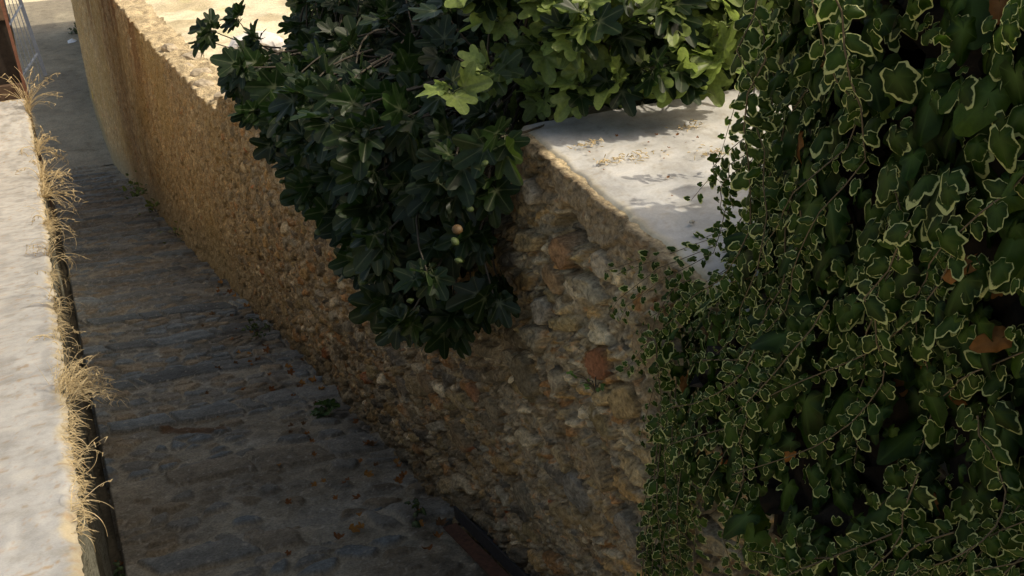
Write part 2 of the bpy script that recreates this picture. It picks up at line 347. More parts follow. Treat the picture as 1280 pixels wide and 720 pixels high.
def rubble(s, t, T, yy):
    """s along, t height above foot, T height below top; returns outward relief (m) and colour"""
    ws = s + 0.05 * fbm(s * 5, t * 5, 201) + 0.010 * fbm(s * 18, t * 18, 202); wt = t + 0.035 * fbm(s * 5, t * 5, 203) + 0.008 * fbm(s * 18, t * 18, 206) + 0.02 * fbm(s * 1.5, t * 1.5, 204)
    f1, f2, ci, cj = vor(ws + 0.35 * (wt - 1), wt, 0.27, 0.115, 205, 1.0); r1 = H(ci, cj, 211); r2 = H(ci, cj, 213); r3 = H(ci, cj, 215)
    h1, h2, di, dj = vor(ws + 3 + 0.4 * wt, wt, 0.105, 0.046, 221, 1.0); q1 = H(di, dj, 223); q2 = H(di, dj, 225); q3 = H(di, dj, 227)
    j1, j2, ei, ej = vor(ws + 1, wt, 0.036, 0.020, 231, 1.0); p1 = H(ei, ej, 233)
    farm = sst(8.5, 13.5, yy)
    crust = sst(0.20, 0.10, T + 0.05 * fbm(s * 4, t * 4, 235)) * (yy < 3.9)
    keep = mix(0.60, 0.26, farm)
    e1 = (f2 - f1) - 0.12 - 0.25 * r3
    big = sst(0.0, 0.16, e1) * (r1 < keep) * (1 - crust)
    e2 = (h2 - h1) - 0.08 - 0.2 * q3
    med = sst(0.0, 0.2, e2) * (q1 < mix(0.62, 0.5, farm)) * (1 - big) * (1 - 0.8 * crust)
    sml = sst(0.05, 0.35, j2 - j1) * (p1 < 0.55) * (1 - big) * (1 - med)
    rough = fbm(s * 9, t * 9, 241, 4)
    d = 0.035 * fbm(s * 1.1, t * 1.4, 243) + 0.020 * rough + 0.014 * fbm(s * 34, t * 34, 245, 3)
    tiltx = (H(ci, cj, 217) - 0.5); tilty = (H(ci, cj, 219) - 0.5)
    d = d + big * (0.010 + 0.028 * r2 * (1 - 0.3 * farm)) + big * 0.10 * (tiltx * ((ws + 0.35 * (wt - 1)) / 0.27 - ci - 0.5) * 0.3 + tilty * (wt / 0.115 - cj - 0.5) * 0.3)
    d = d + med * (0.005 + 0.017 * q2) + sml * 0.008 * (0.4 + p1)
    hole = sst(0.02, 0.22, (f2 - f1)) * (r1 > 0.945) * (1 - crust) * (1 - 0.6 * farm); d = d - 0.075 * hole
    pit = sst(0.70, 0.82, vnoise(s * 13, t * 16, 247)) * (1 - big); d = d - 0.042 * pit; pit2 = sst(0.72, 0.85, vnoise(s * 38, t * 44, 249)) * (1 - 0.7 * big); d = d - 0.018 * pit2
    rim = sst(0.16, 0.0, np.abs(e1)) * (r1 < keep) * (1 - big); d = d - 0.024 * rim * (0.4 + vnoise(s * 8, t * 8, 250)); d = mix(d, 0.010 + 0.5 * d, crust)
    # colours
    mort = np.tile(rgb(0.39, 0.30, 0.19), s.shape + (1,))
    mort = lerpcol(mort, (0.50, 0.39, 0.25), sst(0.5, 0.75, vnoise(s * 2.2, t * 2.2, 251)) * 0.7)
    mort = lerpcol(mort, (0.27, 0.18, 0.10), sst(0.55, 0.75, vnoise(s * 6, t * 6, 253)) * 0.7)
    mort = lerpcol(mort, (0.47, 0.34, 0.18), farm * 0.25)
    pal = np.array([(0.27, 0.21, 0.13), (0.18, 0.145, 0.10), (0.29, 0.20, 0.105), (0.25, 0.22, 0.17), (0.13, 0.112, 0.09), (0.38, 0.32, 0.23), (0.28, 0.165, 0.085), (0.23, 0.18, 0.105)]); pal = np.clip(0.22 * rgb(1, .8, .55) + (pal - 0.22 * rgb(1, .8, .55)) * 1.2, 0.05, 0.7) * rgb(1.5, 1.42, 1.25)
    Cb = pal[np.minimum((r3 * 8).astype(int), 7)]; Cb = np.where((r2 > 0.985)[..., None], rgb(0.34, 0.13, 0.055), Cb)
    Cb = Cb * (0.75 + 0.5 * H(ci, cj, 229))[..., None]; Cb = Cb * (1 + 0.35 * fbm(s * 14, t * 30, 255))[..., None]
    Cm = pal[np.minimum((q3 * 8).astype(int), 7)]; Cm = np.where((q2 > 0.985)[..., None], rgb(0.36, 0.12, 0.05), Cm); Cm = Cm * (0.7 + 0.65 * q2)[..., None]
    Cs = pal[np.minimum((p1 / 0.55 * 7.99).astype(int) % 8, 7)] * (0.8 + 0.7 * H(ei, ej, 239))[..., None]
    C = mort * (1 + 0.3 * rough)[..., None]
    C = C * (1 - sml[..., None] * 0.7) + Cs * sml[..., None] * 0.7
    medc = med * (1 - 0.45 * farm); C = C * (1 - medc[..., None]) + Cm * medc[..., None]; bigc = big * (1 - 0.5 * farm); C = C * (1 - bigc[..., None]) + Cb * bigc[..., None]
    C = C * (1 + 0.38 * fbm(s * 24, t * 24, 258, 3))[..., None]; C = lerpcol(C, (0.58, 0.48, 0.34), sst(0.80, 0.9, vnoise(s * 55, t * 55, 259)) * 0.5)
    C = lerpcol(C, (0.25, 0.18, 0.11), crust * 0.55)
    zz = t + lane_z(yy)
    for (sy, sz, hy, hz, rot, cc, hh) in STONES:
        if yy.min() > sy + 0.3 or yy.max() < sy - 0.3: continue
        du = (yy - sy) + 0.012 * fbm(s * 22, t * 22, 291); dv = (zz - sz) + 0.010 * fbm(s * 22, t * 22, 293)
        a_ = du * math.cos(rot) + dv * math.sin(rot); b_ = -du * math.sin(rot) + dv * math.cos(rot)
        q_ = (np.abs(a_ / hy) ** 2.6 + np.abs(b_ / hz) ** 2.6); ms = sst(1.0, 0.72, q_); gap = sst(1.9, 1.0, q_) * (1 - ms)
        d = d * (1 - ms) + ms * (hh + 0.25 * (a_ * 0.3 - b_ * 0.4) + 0.010 * fbm(s * 12, t * 12, 295)) - 0.022 * gap
        C = lerpcol(C, np.array(cc) * 1.0, ms * 0.9) * (1 + ms * 0.45 * fbm(s * 26, t * 26, 297))[..., None]; C = C * (1 - 0.25 * gap[..., None])
    d = d * (1 - 0.45 * sst(6.5, 10, yy))
    # iron-brown rain streaks and ochre wash of the far stretch
    streak = sst(0.45, 0.70, vnoise(s * 2.2, t * 0.22, 261)) * sst(3.2, 0.2, T) * sst(14, 22, yy); C = lerpcol(C, (0.21, 0.10, 0.045), streak * 0.75)
    C = lerpcol(C, (0.40, 0.29, 0.13), farm * 0.40 * sst(0.35, 0.65, vnoise(s * 0.6, t * 0.9, 263)))
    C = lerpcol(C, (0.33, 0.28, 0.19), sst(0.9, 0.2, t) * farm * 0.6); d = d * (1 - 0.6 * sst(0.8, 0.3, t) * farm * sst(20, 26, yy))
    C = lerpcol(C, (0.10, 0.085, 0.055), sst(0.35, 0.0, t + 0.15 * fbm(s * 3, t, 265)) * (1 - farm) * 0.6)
    C = lerpcol(C, (0.60, 0.42, 0.05), sst(0.30, 0.10, np.sqrt(((yy - 38.2) / 1.1) ** 2 + ((t - 0.75) / 1.0) ** 2)) * 0.9)   # old yellow paint mark
    return d, C
wall = empty('stone_wall', (0, 0, 0))
tag(wall, 'long rough rubble stone wall running down the right side of the lane', 'wall')
def wall_sheet(y0, y1, dy, dt):
    ys = np.arange(y0, y1 + dy * 0.5, dy); n = int(3.0 / dt); fr = np.linspace(0, 1, n)
    nb = 14; Y = np.repeat(ys[:, None], n + nb, 1)
    foot = lane_z(ys) - 0.22
    top = wall_top(ys) + np.where(ys > 3.99, 0.05 * fbm(ys * 2.2, ys * 0 + 3, 271) * 2 + 0.03 * fbm(ys * 9, ys * 0, 273), 0)
    lip = np.where(ys > 3.79, 0, 0.0)
    Zf = foot[:, None] + (top - foot)[:, None] * fr[None, :]
    d, C = rubble(Y[:, :n], Zf - lane_z(ys)[:, None], top[:, None] - Zf, Y[:, :n])
    foot_sw = 0.10 * sst(0.45, -0.1, Zf - lane_z(ys)[:, None]) * (0.3 + vnoise(Y[:, :n] * 3, Zf * 2, 275))   # stones spill out at the foot
    batter = 0.0
    tq = Zf - lane_z(ys)[:, None]
    X = wall_x(ys)[:, None] - d - 0.35 * foot_sw + 0.11 * sst(1.5, 0.0, tq) * sst(16, 9, Y[:, :n])
    # rounded crown and top going back
    back = np.linspace(0.03, 0.5, nb); Xb = X[:, -1:] + back[None, :]; tn = fbm(Xb * 7, Y[:, n:] * 7, 277)
    Zb = np.repeat(top[:, None], nb, 1) + np.where(Y[:, n:] > 3.99, 0.07 * tn + 0.02 * fbm(Xb * 25, Y[:, n:] * 25, 279), 0.006 * fbm(Xb * 30, Y[:, n:] * 30, 279) - 0.05 * sst(0.06, 0.16, back[None, :]))
    Cb = np.tile(rgb(0.46, 0.37, 0.24), Xb.shape + (1,)) * (1 + 0.6 * fbm(Xb * 12, Y[:, n:] * 12, 281)[..., None])
    V = np.stack([np.concatenate([X, Xb], 1), Y, np.concatenate([Zf, Zb], 1)], -1)
    return V, np.concatenate([C, Cb], 1)
for k, (y0, y1, dy, dt) in enumerate(((0.5, 1.8, 0.02, 0.02), (1.8, 6.6, 0.0085, 0.0085), (6.6, 12.0, 0.015, 0.013), (12.0, 20.0, 0.028, 0.022), (20.0, 53.5, 0.06, 0.035))):
    V, C = wall_sheet(y0, y1, dy, dt)
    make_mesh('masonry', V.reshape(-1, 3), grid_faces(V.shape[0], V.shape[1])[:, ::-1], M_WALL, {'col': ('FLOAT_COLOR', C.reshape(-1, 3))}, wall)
# cement slab capping the near end of the wall
ys = np.arange(0.6, 3.84, 0.012); xs = np.concatenate([np.arange(0, 1.2, 0.012), np.linspace(1.22, 2.2, 30)])
O, Y = np.meshgrid(xs, ys, indexing='ij')
lip = wall_x(Y) + 0.012 + 0.018 * fbm(Y * 6, Y * 0 + 2, 301) + 0.012 * fbm(Y * 30, Y * 0, 303); X = lip + O
Z = -1.672 + 0.010 * fbm(X * 2, Y * 2, 305) + 0.003 * fbm(X * 15, Y * 15, 307) - 0.03 * sst(0.03, 0.0, O)
C = np.tile(rgb(0.47, 0.465, 0.455), X.shape + (1,)) * (1 + 0.12 * fbm(X * 3, Y * 3, 309)[..., None])
C = C * (1 - 0.14 * sst(0.5, 0.75, vnoise(X * 7, Y * 7, 315)) - 0.10 * sst(0.55, 0.7, vnoise(X * 22, Y * 22, 317)))[..., None]; ck = np.abs(fbm(X * 2.2 + 3, Y * 2.2, 319, 3)); C = lerpcol(C, (0.22, 0.19, 0.14), sst(0.012, 0.003, ck) * 0.35)
C = lerpcol(C, (0.50, 0.42, 0.27), sst(0.06, 0.0, O + 0.03 * fbm(X * 8, Y * 8, 311)) * 0.8)
C = lerpcol(C, (0.36, 0.30, 0.22), sst(0.80, 0.86, vnoise(X * 60 + 9 * fbm(X * 9, Y * 9, 1), Y * 60, 313)) * 0.3)
make_mesh('cement_slab', np.stack([X, Y, Z], -1).reshape(-1, 3), grid_faces(*X.shape), M_SLAB, {'col': ('FLOAT_COLOR', C.reshape(-1, 3))}, wall)

# ------------------------------------------------------------------ sunlit parapet on the left
PX = -0.172
def par_z(y):
    return np.interp(y, [0, 17.5, 19.5, 21.2, 21.6], [-1.6, -1.6 + SL * 17.5, -7.35, -7.15, -7.2])
par = empty('parapet_wall')
tag(par, 'low wall with a sunlit whitewashed top along the left edge of the lane', 'wall')
ys = np.arange(1.6, 21.61, 0.02); o = np.concatenate([np.linspace(0, 0.25, 26), np.linspace(0.27, 1.5, 40)]); nf = 60
O, Y = np.meshgrid(o, ys, indexing='ij')
edge = PX + 0.022 * fbm(ys * 2.5, ys * 0, 401) + 0.016 * fbm(ys * 12, ys * 0, 403); rnd = 0.035
X = edge[None, :] - O; Z = par_z(Y) + 0.012 * fbm(X * 4, Y * 2, 405) + 0.006 * fbm(X * 20, Y * 20, 407) - 0.03 * sst(0.06, 0, O + 0.03 * fbm(X * 5, Y * 5, 408)) ** 2
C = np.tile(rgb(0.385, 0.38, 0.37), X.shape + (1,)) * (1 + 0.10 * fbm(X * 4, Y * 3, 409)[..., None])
C = lerpcol(C, (0.42, 0.34, 0.20), sst(0.06, 0.0, O + 0.05 * fbm(X * 14, Y * 14, 411)) * 0.7)
C = C * (1 - 0.16 * sst(0.5, 0.75, vnoise(X * 9, Y * 5, 431)))[..., None]; C = lerpcol(C, (0.30, 0.22, 0.14), sst(0.86, 0.92, vnoise(X * 26, Y * 26, 433)) * 0.6)
C = lerpcol(C, (0.36, 0.22, 0.11), sst(0.80, 0.86, vnoise(X * 60 + 9 * fbm(X * 9, Y * 9, 1), Y * 55, 413)) * 0.3)
cr = np.abs(Y - (2.98 + 0.25 * (X + 0.3) + 0.03 * fbm(X * 14, Y, 415))); C = lerpcol(C, (0.30, 0.20, 0.10), sst(0.012, 0.003, cr) * (O < 0.35) * (O > 0.06) * 0.8)
make_mesh('plaster_top', np.stack([X, Y, Z], -1).reshape(-1, 3), grid_faces(*X.shape)[:, ::-1], M_SLAB, {'col': ('FLOAT_COLOR', C.reshape(-1, 3))}, par)
fr = np.linspace(0, 1, nf); Fq, Y = np.meshgrid(fr, ys, indexing='ij'); top = Z[0][None, :] - 0.002; bot = lane_z(Y) - 0.3
Zf = top + (bot - top) * Fq; Xf = edge[None, :] - 0.02 * sst(0, 0.08, Fq) - 0.02 * fbm(Y * 3, Zf * 3, 417) * sst(0, 0.1, Fq)
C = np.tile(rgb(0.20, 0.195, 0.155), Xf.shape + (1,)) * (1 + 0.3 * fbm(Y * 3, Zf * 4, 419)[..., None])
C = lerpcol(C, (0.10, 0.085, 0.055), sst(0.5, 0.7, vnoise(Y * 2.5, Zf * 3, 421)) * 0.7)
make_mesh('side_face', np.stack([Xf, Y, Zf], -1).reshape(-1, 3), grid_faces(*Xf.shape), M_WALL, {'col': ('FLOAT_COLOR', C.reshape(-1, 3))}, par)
mb = MB(); mb.box((-1.6, 21.55, -18), (PX - 0.03, 21.62, -7.24)); mb.box((-1.64, 1.5, -18), (-1.6, 21.6, -2.2)); 
mb.build('end_face', M_STONE, par, False)

# ------------------------------------------------------------------ leaf templates
def tmpl(Rfun, angles, rings, lf, curve):
    """fan leaf around its petiole joint; angles from the tip direction; returns V,T,Q,LF"""
    V = [(0, 0, 0)]; LF = [lf(0, 0.0)]
    n = len(angles)
    for rr in rings:
        for a in angles:
            r = Rfun(a) * rr; x = math.sin(a) * r; y = math.cos(a) * r
            V.append((x, y, curve(x, y))); LF.append(lf(a, rr))
    T = [(0, 1 + j + 1, 1 + j) for j in range(n - 1)]; Q = []
    for k in range(len(rings) - 1):
        b = 1 + k * n; c = b + n
        for j in range(n - 1): Q.append((b + j, b + j + 1, c + j + 1, c + j))
    return np.array(V, float), np.array(T), np.array(Q) if Q else np.zeros((0, 4), int), np.array(LF, float)
def fig_template(seed):
    rn = random.Random(seed); lobes = [(0, 1.0, 0.42), (0.80, 0.86, 0.39), (-0.80, 0.86, 0.39), (1.62, 0.60, 0.45), (-1.62, 0.60, 0.45)]
    lobes = [(a + rn.uniform(-.06, .06), l * rn.uniform(.9, 1.08), ww) for a, l, ww in lobes]
    def Rf(a):
        r = 0.49 if abs(a) < 2.3 else 0.49 * max(0.35, 1 - (abs(a) - 2.3) * 1.1)
        for c, l, ww in lobes:
            d = abs(a - c) / ww; r = max(r, l * (1 - 0.46 * d ** 2.1) if d < 1.1 else 0)
        return r
    an = set(np.linspace(-2.9, 2.9, 47).tolist()); vd = [l[0] for l in lobes]
    an = [a for a in an if min(abs(a - v) for v in vd) > 0.07]
    for v in vd: an += [v - 0.045, v, v + 0.045]
    an = sorted(an)
    fold, dr, rip, ph = rn.uniform(.10, .35), rn.uniform(.10, .40), rn.uniform(.03, .07), rn.uniform(0, 6)
    cv = lambda x, y: fold * abs(x) - dr * (y * abs(y)) * 0.6 - 0.25 * dr * x * x + rip * math.sin(7 * math.atan2(x, y + 1e-6) + ph) * math.hypot(x, y)
    vs = set(round(v, 6) for v in vd)
    lf = lambda a, r: ((1.0 - 0.72 * r) if (round(a, 6) in vs or r == 0) else 0.0, r, 0.0)
    V, T, Q, LF = tmpl(Rf, an, (0.3, 0.68, 1.0), lf, cv)
    V[:, 0:3] *= 1 / 1.35
    # petiole
    n0 = len(V); L = rn.uniform(.28, .45); wd = 0.014
    PV = []
    for t in (0, 0.5, 1.0):
        y = -L * t; z = -0.10 * t * t - 0.002
        PV += [(-wd, y, z), (wd, y, z), (0, y, z + 0.022)]
    PQ = []
    for k in range(2):
        for j in range(3): PQ.append((n0 + k * 3 + j, n0 + k * 3 + (j + 1) % 3, n0 + k * 3 + 3 + (j + 1) % 3, n0 + k * 3 + 3 + j))
    V = np.concatenate([V, PV]); Q = np.concatenate([Q, PQ]); LF = np.concatenate([LF, np.tile([0.75, 0, 0], (9, 1))])
    return V, T, Q, LF
def ivy_template(seed, margin=True):
    rn = random.Random(seed); sharp = rn.uniform(0.2, 1.0)
    lobes = [(0, rn.uniform(1.0, 1.22), 0.72), (1.05, 0.60 + 0.10 * sharp, 0.75), (-1.05, 0.60 + 0.10 * sharp, 0.75), (2.1, 0.52, 0.8), (-2.1, 0.52, 0.8)]
    lobes = [(a + rn.uniform(-.12, .12), l * rn.uniform(.88, 1.1), ww) for a, l, ww in lobes]
    def Rf(a):
        r = 0.46 if abs(a) < 2.7 else 0.24
        for c, l, ww in lobes:
            d = abs(a - c) / ww; r = max(r, l * (1 - 0.45 * d ** 1.4) if d < 1 else 0)
        return r
    emax = rn.uniform(0.60, 1.0); inr = rn.uniform(0.70, 0.84)
    an = sorted(np.linspace(-3.0, 3.0, 17).tolist() + [lobes[1][0], lobes[2][0]])
    fold, dr, rip, ph = rn.uniform(.05, .75), rn.uniform(.1, 1.0), rn.uniform(.03, .14), rn.uniform(0, 6)
    cv = lambda x, y: -fold * abs(x) * 0.6 - dr * (x * x + y * y) * 0.5 + rip * math.sin(5 * math.atan2(x, y + 1e-6) + ph) * math.hypot(x, y)
    vs_ = set([round(l[0], 6) for l in lobes])
    an = sorted([a for a in an if min(abs(a - v) for v in vs_) > 0.10] + [v + e for v in vs_ for e in (-0.06, 0, 0.06)])
    lf = lambda a, r: (1.0 - 0.8 * r if (round(a, 6) in vs_ or r == 0) else 0.0, (emax if r == 1.0 else (0.22 if r > .6 else 0.0)) if margin else 0.0, 0.0)
    V, T, Q, LF = tmpl(Rf, an, (inr, 1.0), lf, cv)
    V[:, 0] *= rn.uniform(.72, 1.0); return V * (1 / 1.2), T, Q, LF
FIGT = [fig_template(s) for s in range(7)]
IVYT = [ivy_template(s, True) for s in range(8)]; IVYP = [ivy_template(40 + s, False) for s in range(6)]
def frames(tip, nor):
    tip = tip / (np.linalg.norm(tip, axis=1)[:, None] + 1e-9)
    nor = nor - (nor * tip).sum(1)[:, None] * tip; nor /= np.linalg.norm(nor, axis=1)[:, None] + 1e-9
    x = np.cross(tip, nor); return np.stack([x, tip, nor], -1)          # columns
def leaves_arrays(templates, pos, tip, nor, size, col, rn=RNG):
    """instances of the templates; returns V, T, Q, LF, COL"""
    N = len(pos); which = rn.integers(0, len(templates), N); Fm = frames(tip, nor); Vs = []; Ts = []; Qs = []; Ls = []; Cs = []; off = 0
    for k, (V, T, Q, LF) in enumerate(templates):
        ix = np.where(which == k)[0]
        if not len(ix): continue
        sq = np.stack([rn.uniform(.82, 1.12, len(ix)), np.ones(len(ix)), rn.uniform(.6, 1.6, len(ix))], -1)
        W = np.einsum('nij,nvj->nvi', Fm[ix], V[None] * sq[:, None, :] * size[ix][:, None, None]) + pos[ix][:, None, :]
        m = len(V); o = off + np.arange(len(ix)) * m
        Vs.append(W.reshape(-1, 3)); Ts.append((T[None] + o[:, None, None]).reshape(-1, 3))
        if len(Q): Qs.append((Q[None] + o[:, None, None]).reshape(-1, 4))
        Ls.append(np.tile(LF, (len(ix), 1))); Cs.append(np.repeat(col[ix], m, 0)); off += m * len(ix)
    return (np.concatenate(Vs), np.concatenate(Ts), np.concatenate(Qs) if Qs else np.zeros((0, 4), int), np.concatenate(Ls), np.concatenate(Cs))
def leaves_obj(name, arr, m, parent=None):
    V, T, Q, LF, C = arr
    return make_mesh(name, V, [Q, T], m, {'col': ('FLOAT_COLOR', C), 'lf': ('FLOAT_VECTOR', LF)}, parent)
def unit(v): v = np.asarray(v, float); return v / (np.linalg.norm(v) + 1e-9)

# ------------------------------------------------------------------ fig tree spilling over the wall
fig = empty('fig_tree', (3.0, 6.2, -2.4)); FO = np.array([3.0, 6.2, -2.4])
tag(fig, 'big dark leafy fig tree with green figs spilling over the stone wall', 'tree')
OV = np.array([(7.3, -2.60), (7.1, -2.80), (6.9, -2.95), (6.5, -2.75), (6.35, -3.05), (5.95, -3.05), (5.2, -2.95), (4.75, -2.95), (3.95, -2.64), (3.58, -2.44), (3.46, -2.15),
               (3.76, -1.95), (3.66, -1.75), (3.60, -1.62), (3.8, -1.50), (5.0, -1.85), (6.5, -2.15), (7.3, -2.35)])
def inpoly(y, z, P):
    c = np.zeros(len(y), bool); j = len(P) - 1
    for i in range(len(P)):
        yi, zi = P[i]; yj, zj = P[j]
        m = ((zi > z) != (zj > z)) & (y < (yj - yi) * (z - zi) / (zj - zi + 1e-12) + yi); c ^= m; j = i
    return c
tips = []
# (a) hanging curtain in front of the wall
y = RNG.uniform(3.2, 10, 6000); z = RNG.uniform(-3.1, -1.2, 6000); keep = inpoly(y, z, OV); y, z = y[keep], z[keep]
x = 1.66 - 0.50 * RNG.random(len(y)) ** 1.3 * sst(-3.3, -2.2, z)
cand = np.stack([x, y, z], -1)[:900]; sel = []
for c in cand:
    if all(np.sum((c - s) ** 2) > 0.15 ** 2 for s in sel[-400:]): sel.append(c)
curtain = np.array(sel[:185])
# (b) crown above and behind the wall
cand = np.stack([RNG.uniform(1.45, 5.2, 9000), RNG.uniform(3.72, 10.6, 9000), RNG.uniform(-3.2, 0.9, 9000)], -1)
wt_ = wall_top(cand[:, 1]); hgt = cand[:, 2] - wt_
lim = 0.38 + 0.9 * np.clip(cand[:, 0] - 1.55, 0, 9); lim = np.minimum(lim, 2.2) * sst(10.6, 8.6, cand[:, 1] + 0.25 * (cand[:, 0] - 1.75))
front = (cand[:, 1] < 4.05) & (cand[:, 2] > -0.75)
keep = (hgt > 0.12) & (hgt < lim) & ~front & (cand[:, 1] < cand[:, 0] / 0.236); cand = cand[keep]; sel = []
for c in cand:
    if all(np.sum((c - s) ** 2) > 0.20 ** 2 for s in sel): sel.append(c)
crown = np.array(sel)
ov = np.stack([RNG.uniform(2.0, 3.6, 125), 3.68 + 0.8 * RNG.random(125), RNG.uniform(-1.50, -0.70, 125)], -1)
lo_ = np.stack([RNG.uniform(1.88, 2.7, 24), RNG.uniform(3.50, 3.80, 24), RNG.uniform(-1.48, -1.12, 24)], -1); lf_ = np.stack([RNG.uniform(1.74, 2.15, 24), RNG.uniform(3.84, 4.35, 24), RNG.uniform(-1.55, -0.95, 24)], -1); ov = np.concatenate([ov, lo_, lf_])
out_ = np.array([(1.36, 9.0, -2.72), (1.34, 8.6, -2.52), (1.55, 8.6, -2.45), (1.62, 8.3, -2.55), (1.50, 8.0, -2.62)])
crown = np.concatenate([crown, ov, out_])
tipsP = np.concatenate([curtain, crown]); isC = np.arange(len(tipsP)) < len(curtain)
mbw = MB(); pos = []; tipd = []; nor = []; size = []; col = []
rr = random.Random(5)
root = np.array([3.0, 6.2, -2.4])
hubs = [np.array(h) - np.array([0, 0, 0.35]) for h in ((2.2, 4.6, -1.35), (2.0, 5.6, -1.5), (1.9, 6.9, -1.9), (2.1, 8.4, -2.35), (3.4, 4.6, -0.9), (3.6, 6.0, -0.8), (3.2, 7.8, -1.3), (4.4, 5.2, -0.6), (2.6, 9.4, -2.4))]
for h in hubs:
    P = [root + (h - root) * t + np.array([0, 0, 0.45 * math.sin(math.pi * t) * 0.6]) for t in np.linspace(0, 1, 7)]
    mbw.tube(P, np.linspace(0.075, 0.028, 7), 7)
figspots = []
for p, cu in zip(tipsP, isC):
    h = min(hubs, key=lambda q: np.sum((q - p) ** 2)); mid = (p + h) / 2 + np.array([0, 0, 0.0 if cu else -0.25])
    mid += np.array([rr.gauss(0, .20), rr.gauss(0, .20), rr.gauss(0, .10)])
    if cu: mid[0] = min(mid[0], 1.62) if p[2] < -2.2 else mid[0]
    P = [(1 - t) ** 2 * h + 2 * t * (1 - t) * mid + t * t * p for t in np.linspace(0.3, 1, 7)]
    mbw.tube(P, np.linspace(0.008, 0.004, 7), 4)
    out = unit((p - h) + np.array([-0.25, -0.1, -0.15 if cu else 0.35]))
    n = rr.randint(7, 10)
    for k in range(n):
        a = k * 2.4 + rr.uniform(-.4, .4); ex = unit(np.cross(out, (0.2, 0.1, 1))); ey = np.cross(out, ex)
        d = unit(ex * math.cos(a) + ey * math.sin(a) + out * rr.uniform(0.1, 0.9) + np.array([-0.25 if cu else -0.05, -0.1, -0.55 if cu else -0.12]))
        sz = rr.uniform(0.105, 0.20) * (1.0 if k < n - 2 else 0.65)
        if (not cu) and p[1] < 4.5: sz *= 0.85
        b = p + d * 0.36 * sz - out * 0.05 * k / n
        nn = unit(np.array([-0.75, -0.55, 0.55]) * (1.0 if cu else 0.45) + np.array([0, 0, 0.0 if cu else 0.7]) + np.array([rr.gauss(0, .45), rr.gauss(0, .45), rr.gauss(0, .3)]))
        if cu and b[0] > 1.70: b[0] = 1.70 - 0.1 * rr.random()
        if b[1] < 3.75 and b[0] > 1.7 and b[2] < -1.55: b[2] = -1.52 + 0.05 * rr.random()
        pos.append(b); tipd.append(d); nor.append(nn); size.append(sz)
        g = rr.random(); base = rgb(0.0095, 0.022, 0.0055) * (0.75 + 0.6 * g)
        if (not cu) and p[1] < 4.7 and (p[0] > 1.95 or (p[1] < 4.4 and p[2] > -1.65)) and rr.random() < 0.65: base = rgb(0.165, 0.22, 0.065) * (0.5 + 0.8 * g)  # front spray: sunlit brightness put into a paler leaf colour
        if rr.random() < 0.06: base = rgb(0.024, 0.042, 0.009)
        if rr.random() < 0.0: base = rgb(0.14, 0.09, 0.02)
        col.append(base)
    if rr.random() < (0.30 if cu else 0.05): figspots.append((p, out))
mbw.build('branch_work', M_WOOD, fig).location = -FO
tr = MB(); tr.tube([(3.05, 6.25, -3.6), (3.0, 6.2, -3.0), (3.0, 6.2, -2.4), (2.95, 6.1, -1.9)], [0.17, 0.14, 0.12, 0.08], 10); tr.build('trunk', M_WOOD, fig).location = -FO
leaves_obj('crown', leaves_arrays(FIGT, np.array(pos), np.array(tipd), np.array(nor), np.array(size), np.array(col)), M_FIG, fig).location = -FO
def fig_mesh(name, m):
    n, k = 9, 10; V = []; prof = [(0, 0), (.35, .06), (.72, .22), (.95, .45), (1.0, .62), (.9, .85), (.62, 1.06), (.3, 1.2), (.1, 1.34), (0.08, 1.5)]
    b = MB(); pts = []
    for r, zz in prof:
        for j in range(k): pts.append((r * math.cos(2 * math.pi * j / k), r * math.sin(2 * math.pi * j / k), zz))
    Q = [(i * k + j, i * k + (j + 1) % k, (i + 1) * k + (j + 1) % k, (i + 1) * k + j) for i in range(len(prof) - 1) for j in range(k)]
    b.add(np.array(pts) * np.array([1, 1, -1]) * -1, Q); o = b.build(name, m); return o
fg = fig_mesh('fig', M_FIGFRUIT); fr_ = fig_mesh('fig', M_FIGRIPE); first = True
extra = [((1.28, 3.28, -1.78), 1), ((1.30, 3.34, -1.86), 0), ((1.26, 3.22, -1.87), 0), ((1.22, 4.1, -1.88), 0), ((1.24, 4.16, -1.86), 0)]
spots = [(tuple(p + np.array([-0.10, -0.06, -0.06])), 1 if rr.random() < .08 else 0) for p, o in figspots[:50]] + extra
gi = ri = 0
for (p, ripe) in spots:
    srcf = fr_ if ripe else fg
    if (ripe and ri == 0) or (not ripe and gi == 0): o = srcf
    else: o = srcf.copy(); COL.objects.link(o)
    if ripe: ri += 1; o['label'] = 'ripening orange-brown fig'
    else: gi += 1
    s = rr.uniform(0.014, 0.021); o.scale = (s, s, s); o.parent = fig
    o.location = np.array(p) - FO; o.rotation_euler = (rr.uniform(2.3, 3.6), rr.uniform(-.7, .7), rr.uniform(0, 6))
if ri == 0: fr_.parent = fig

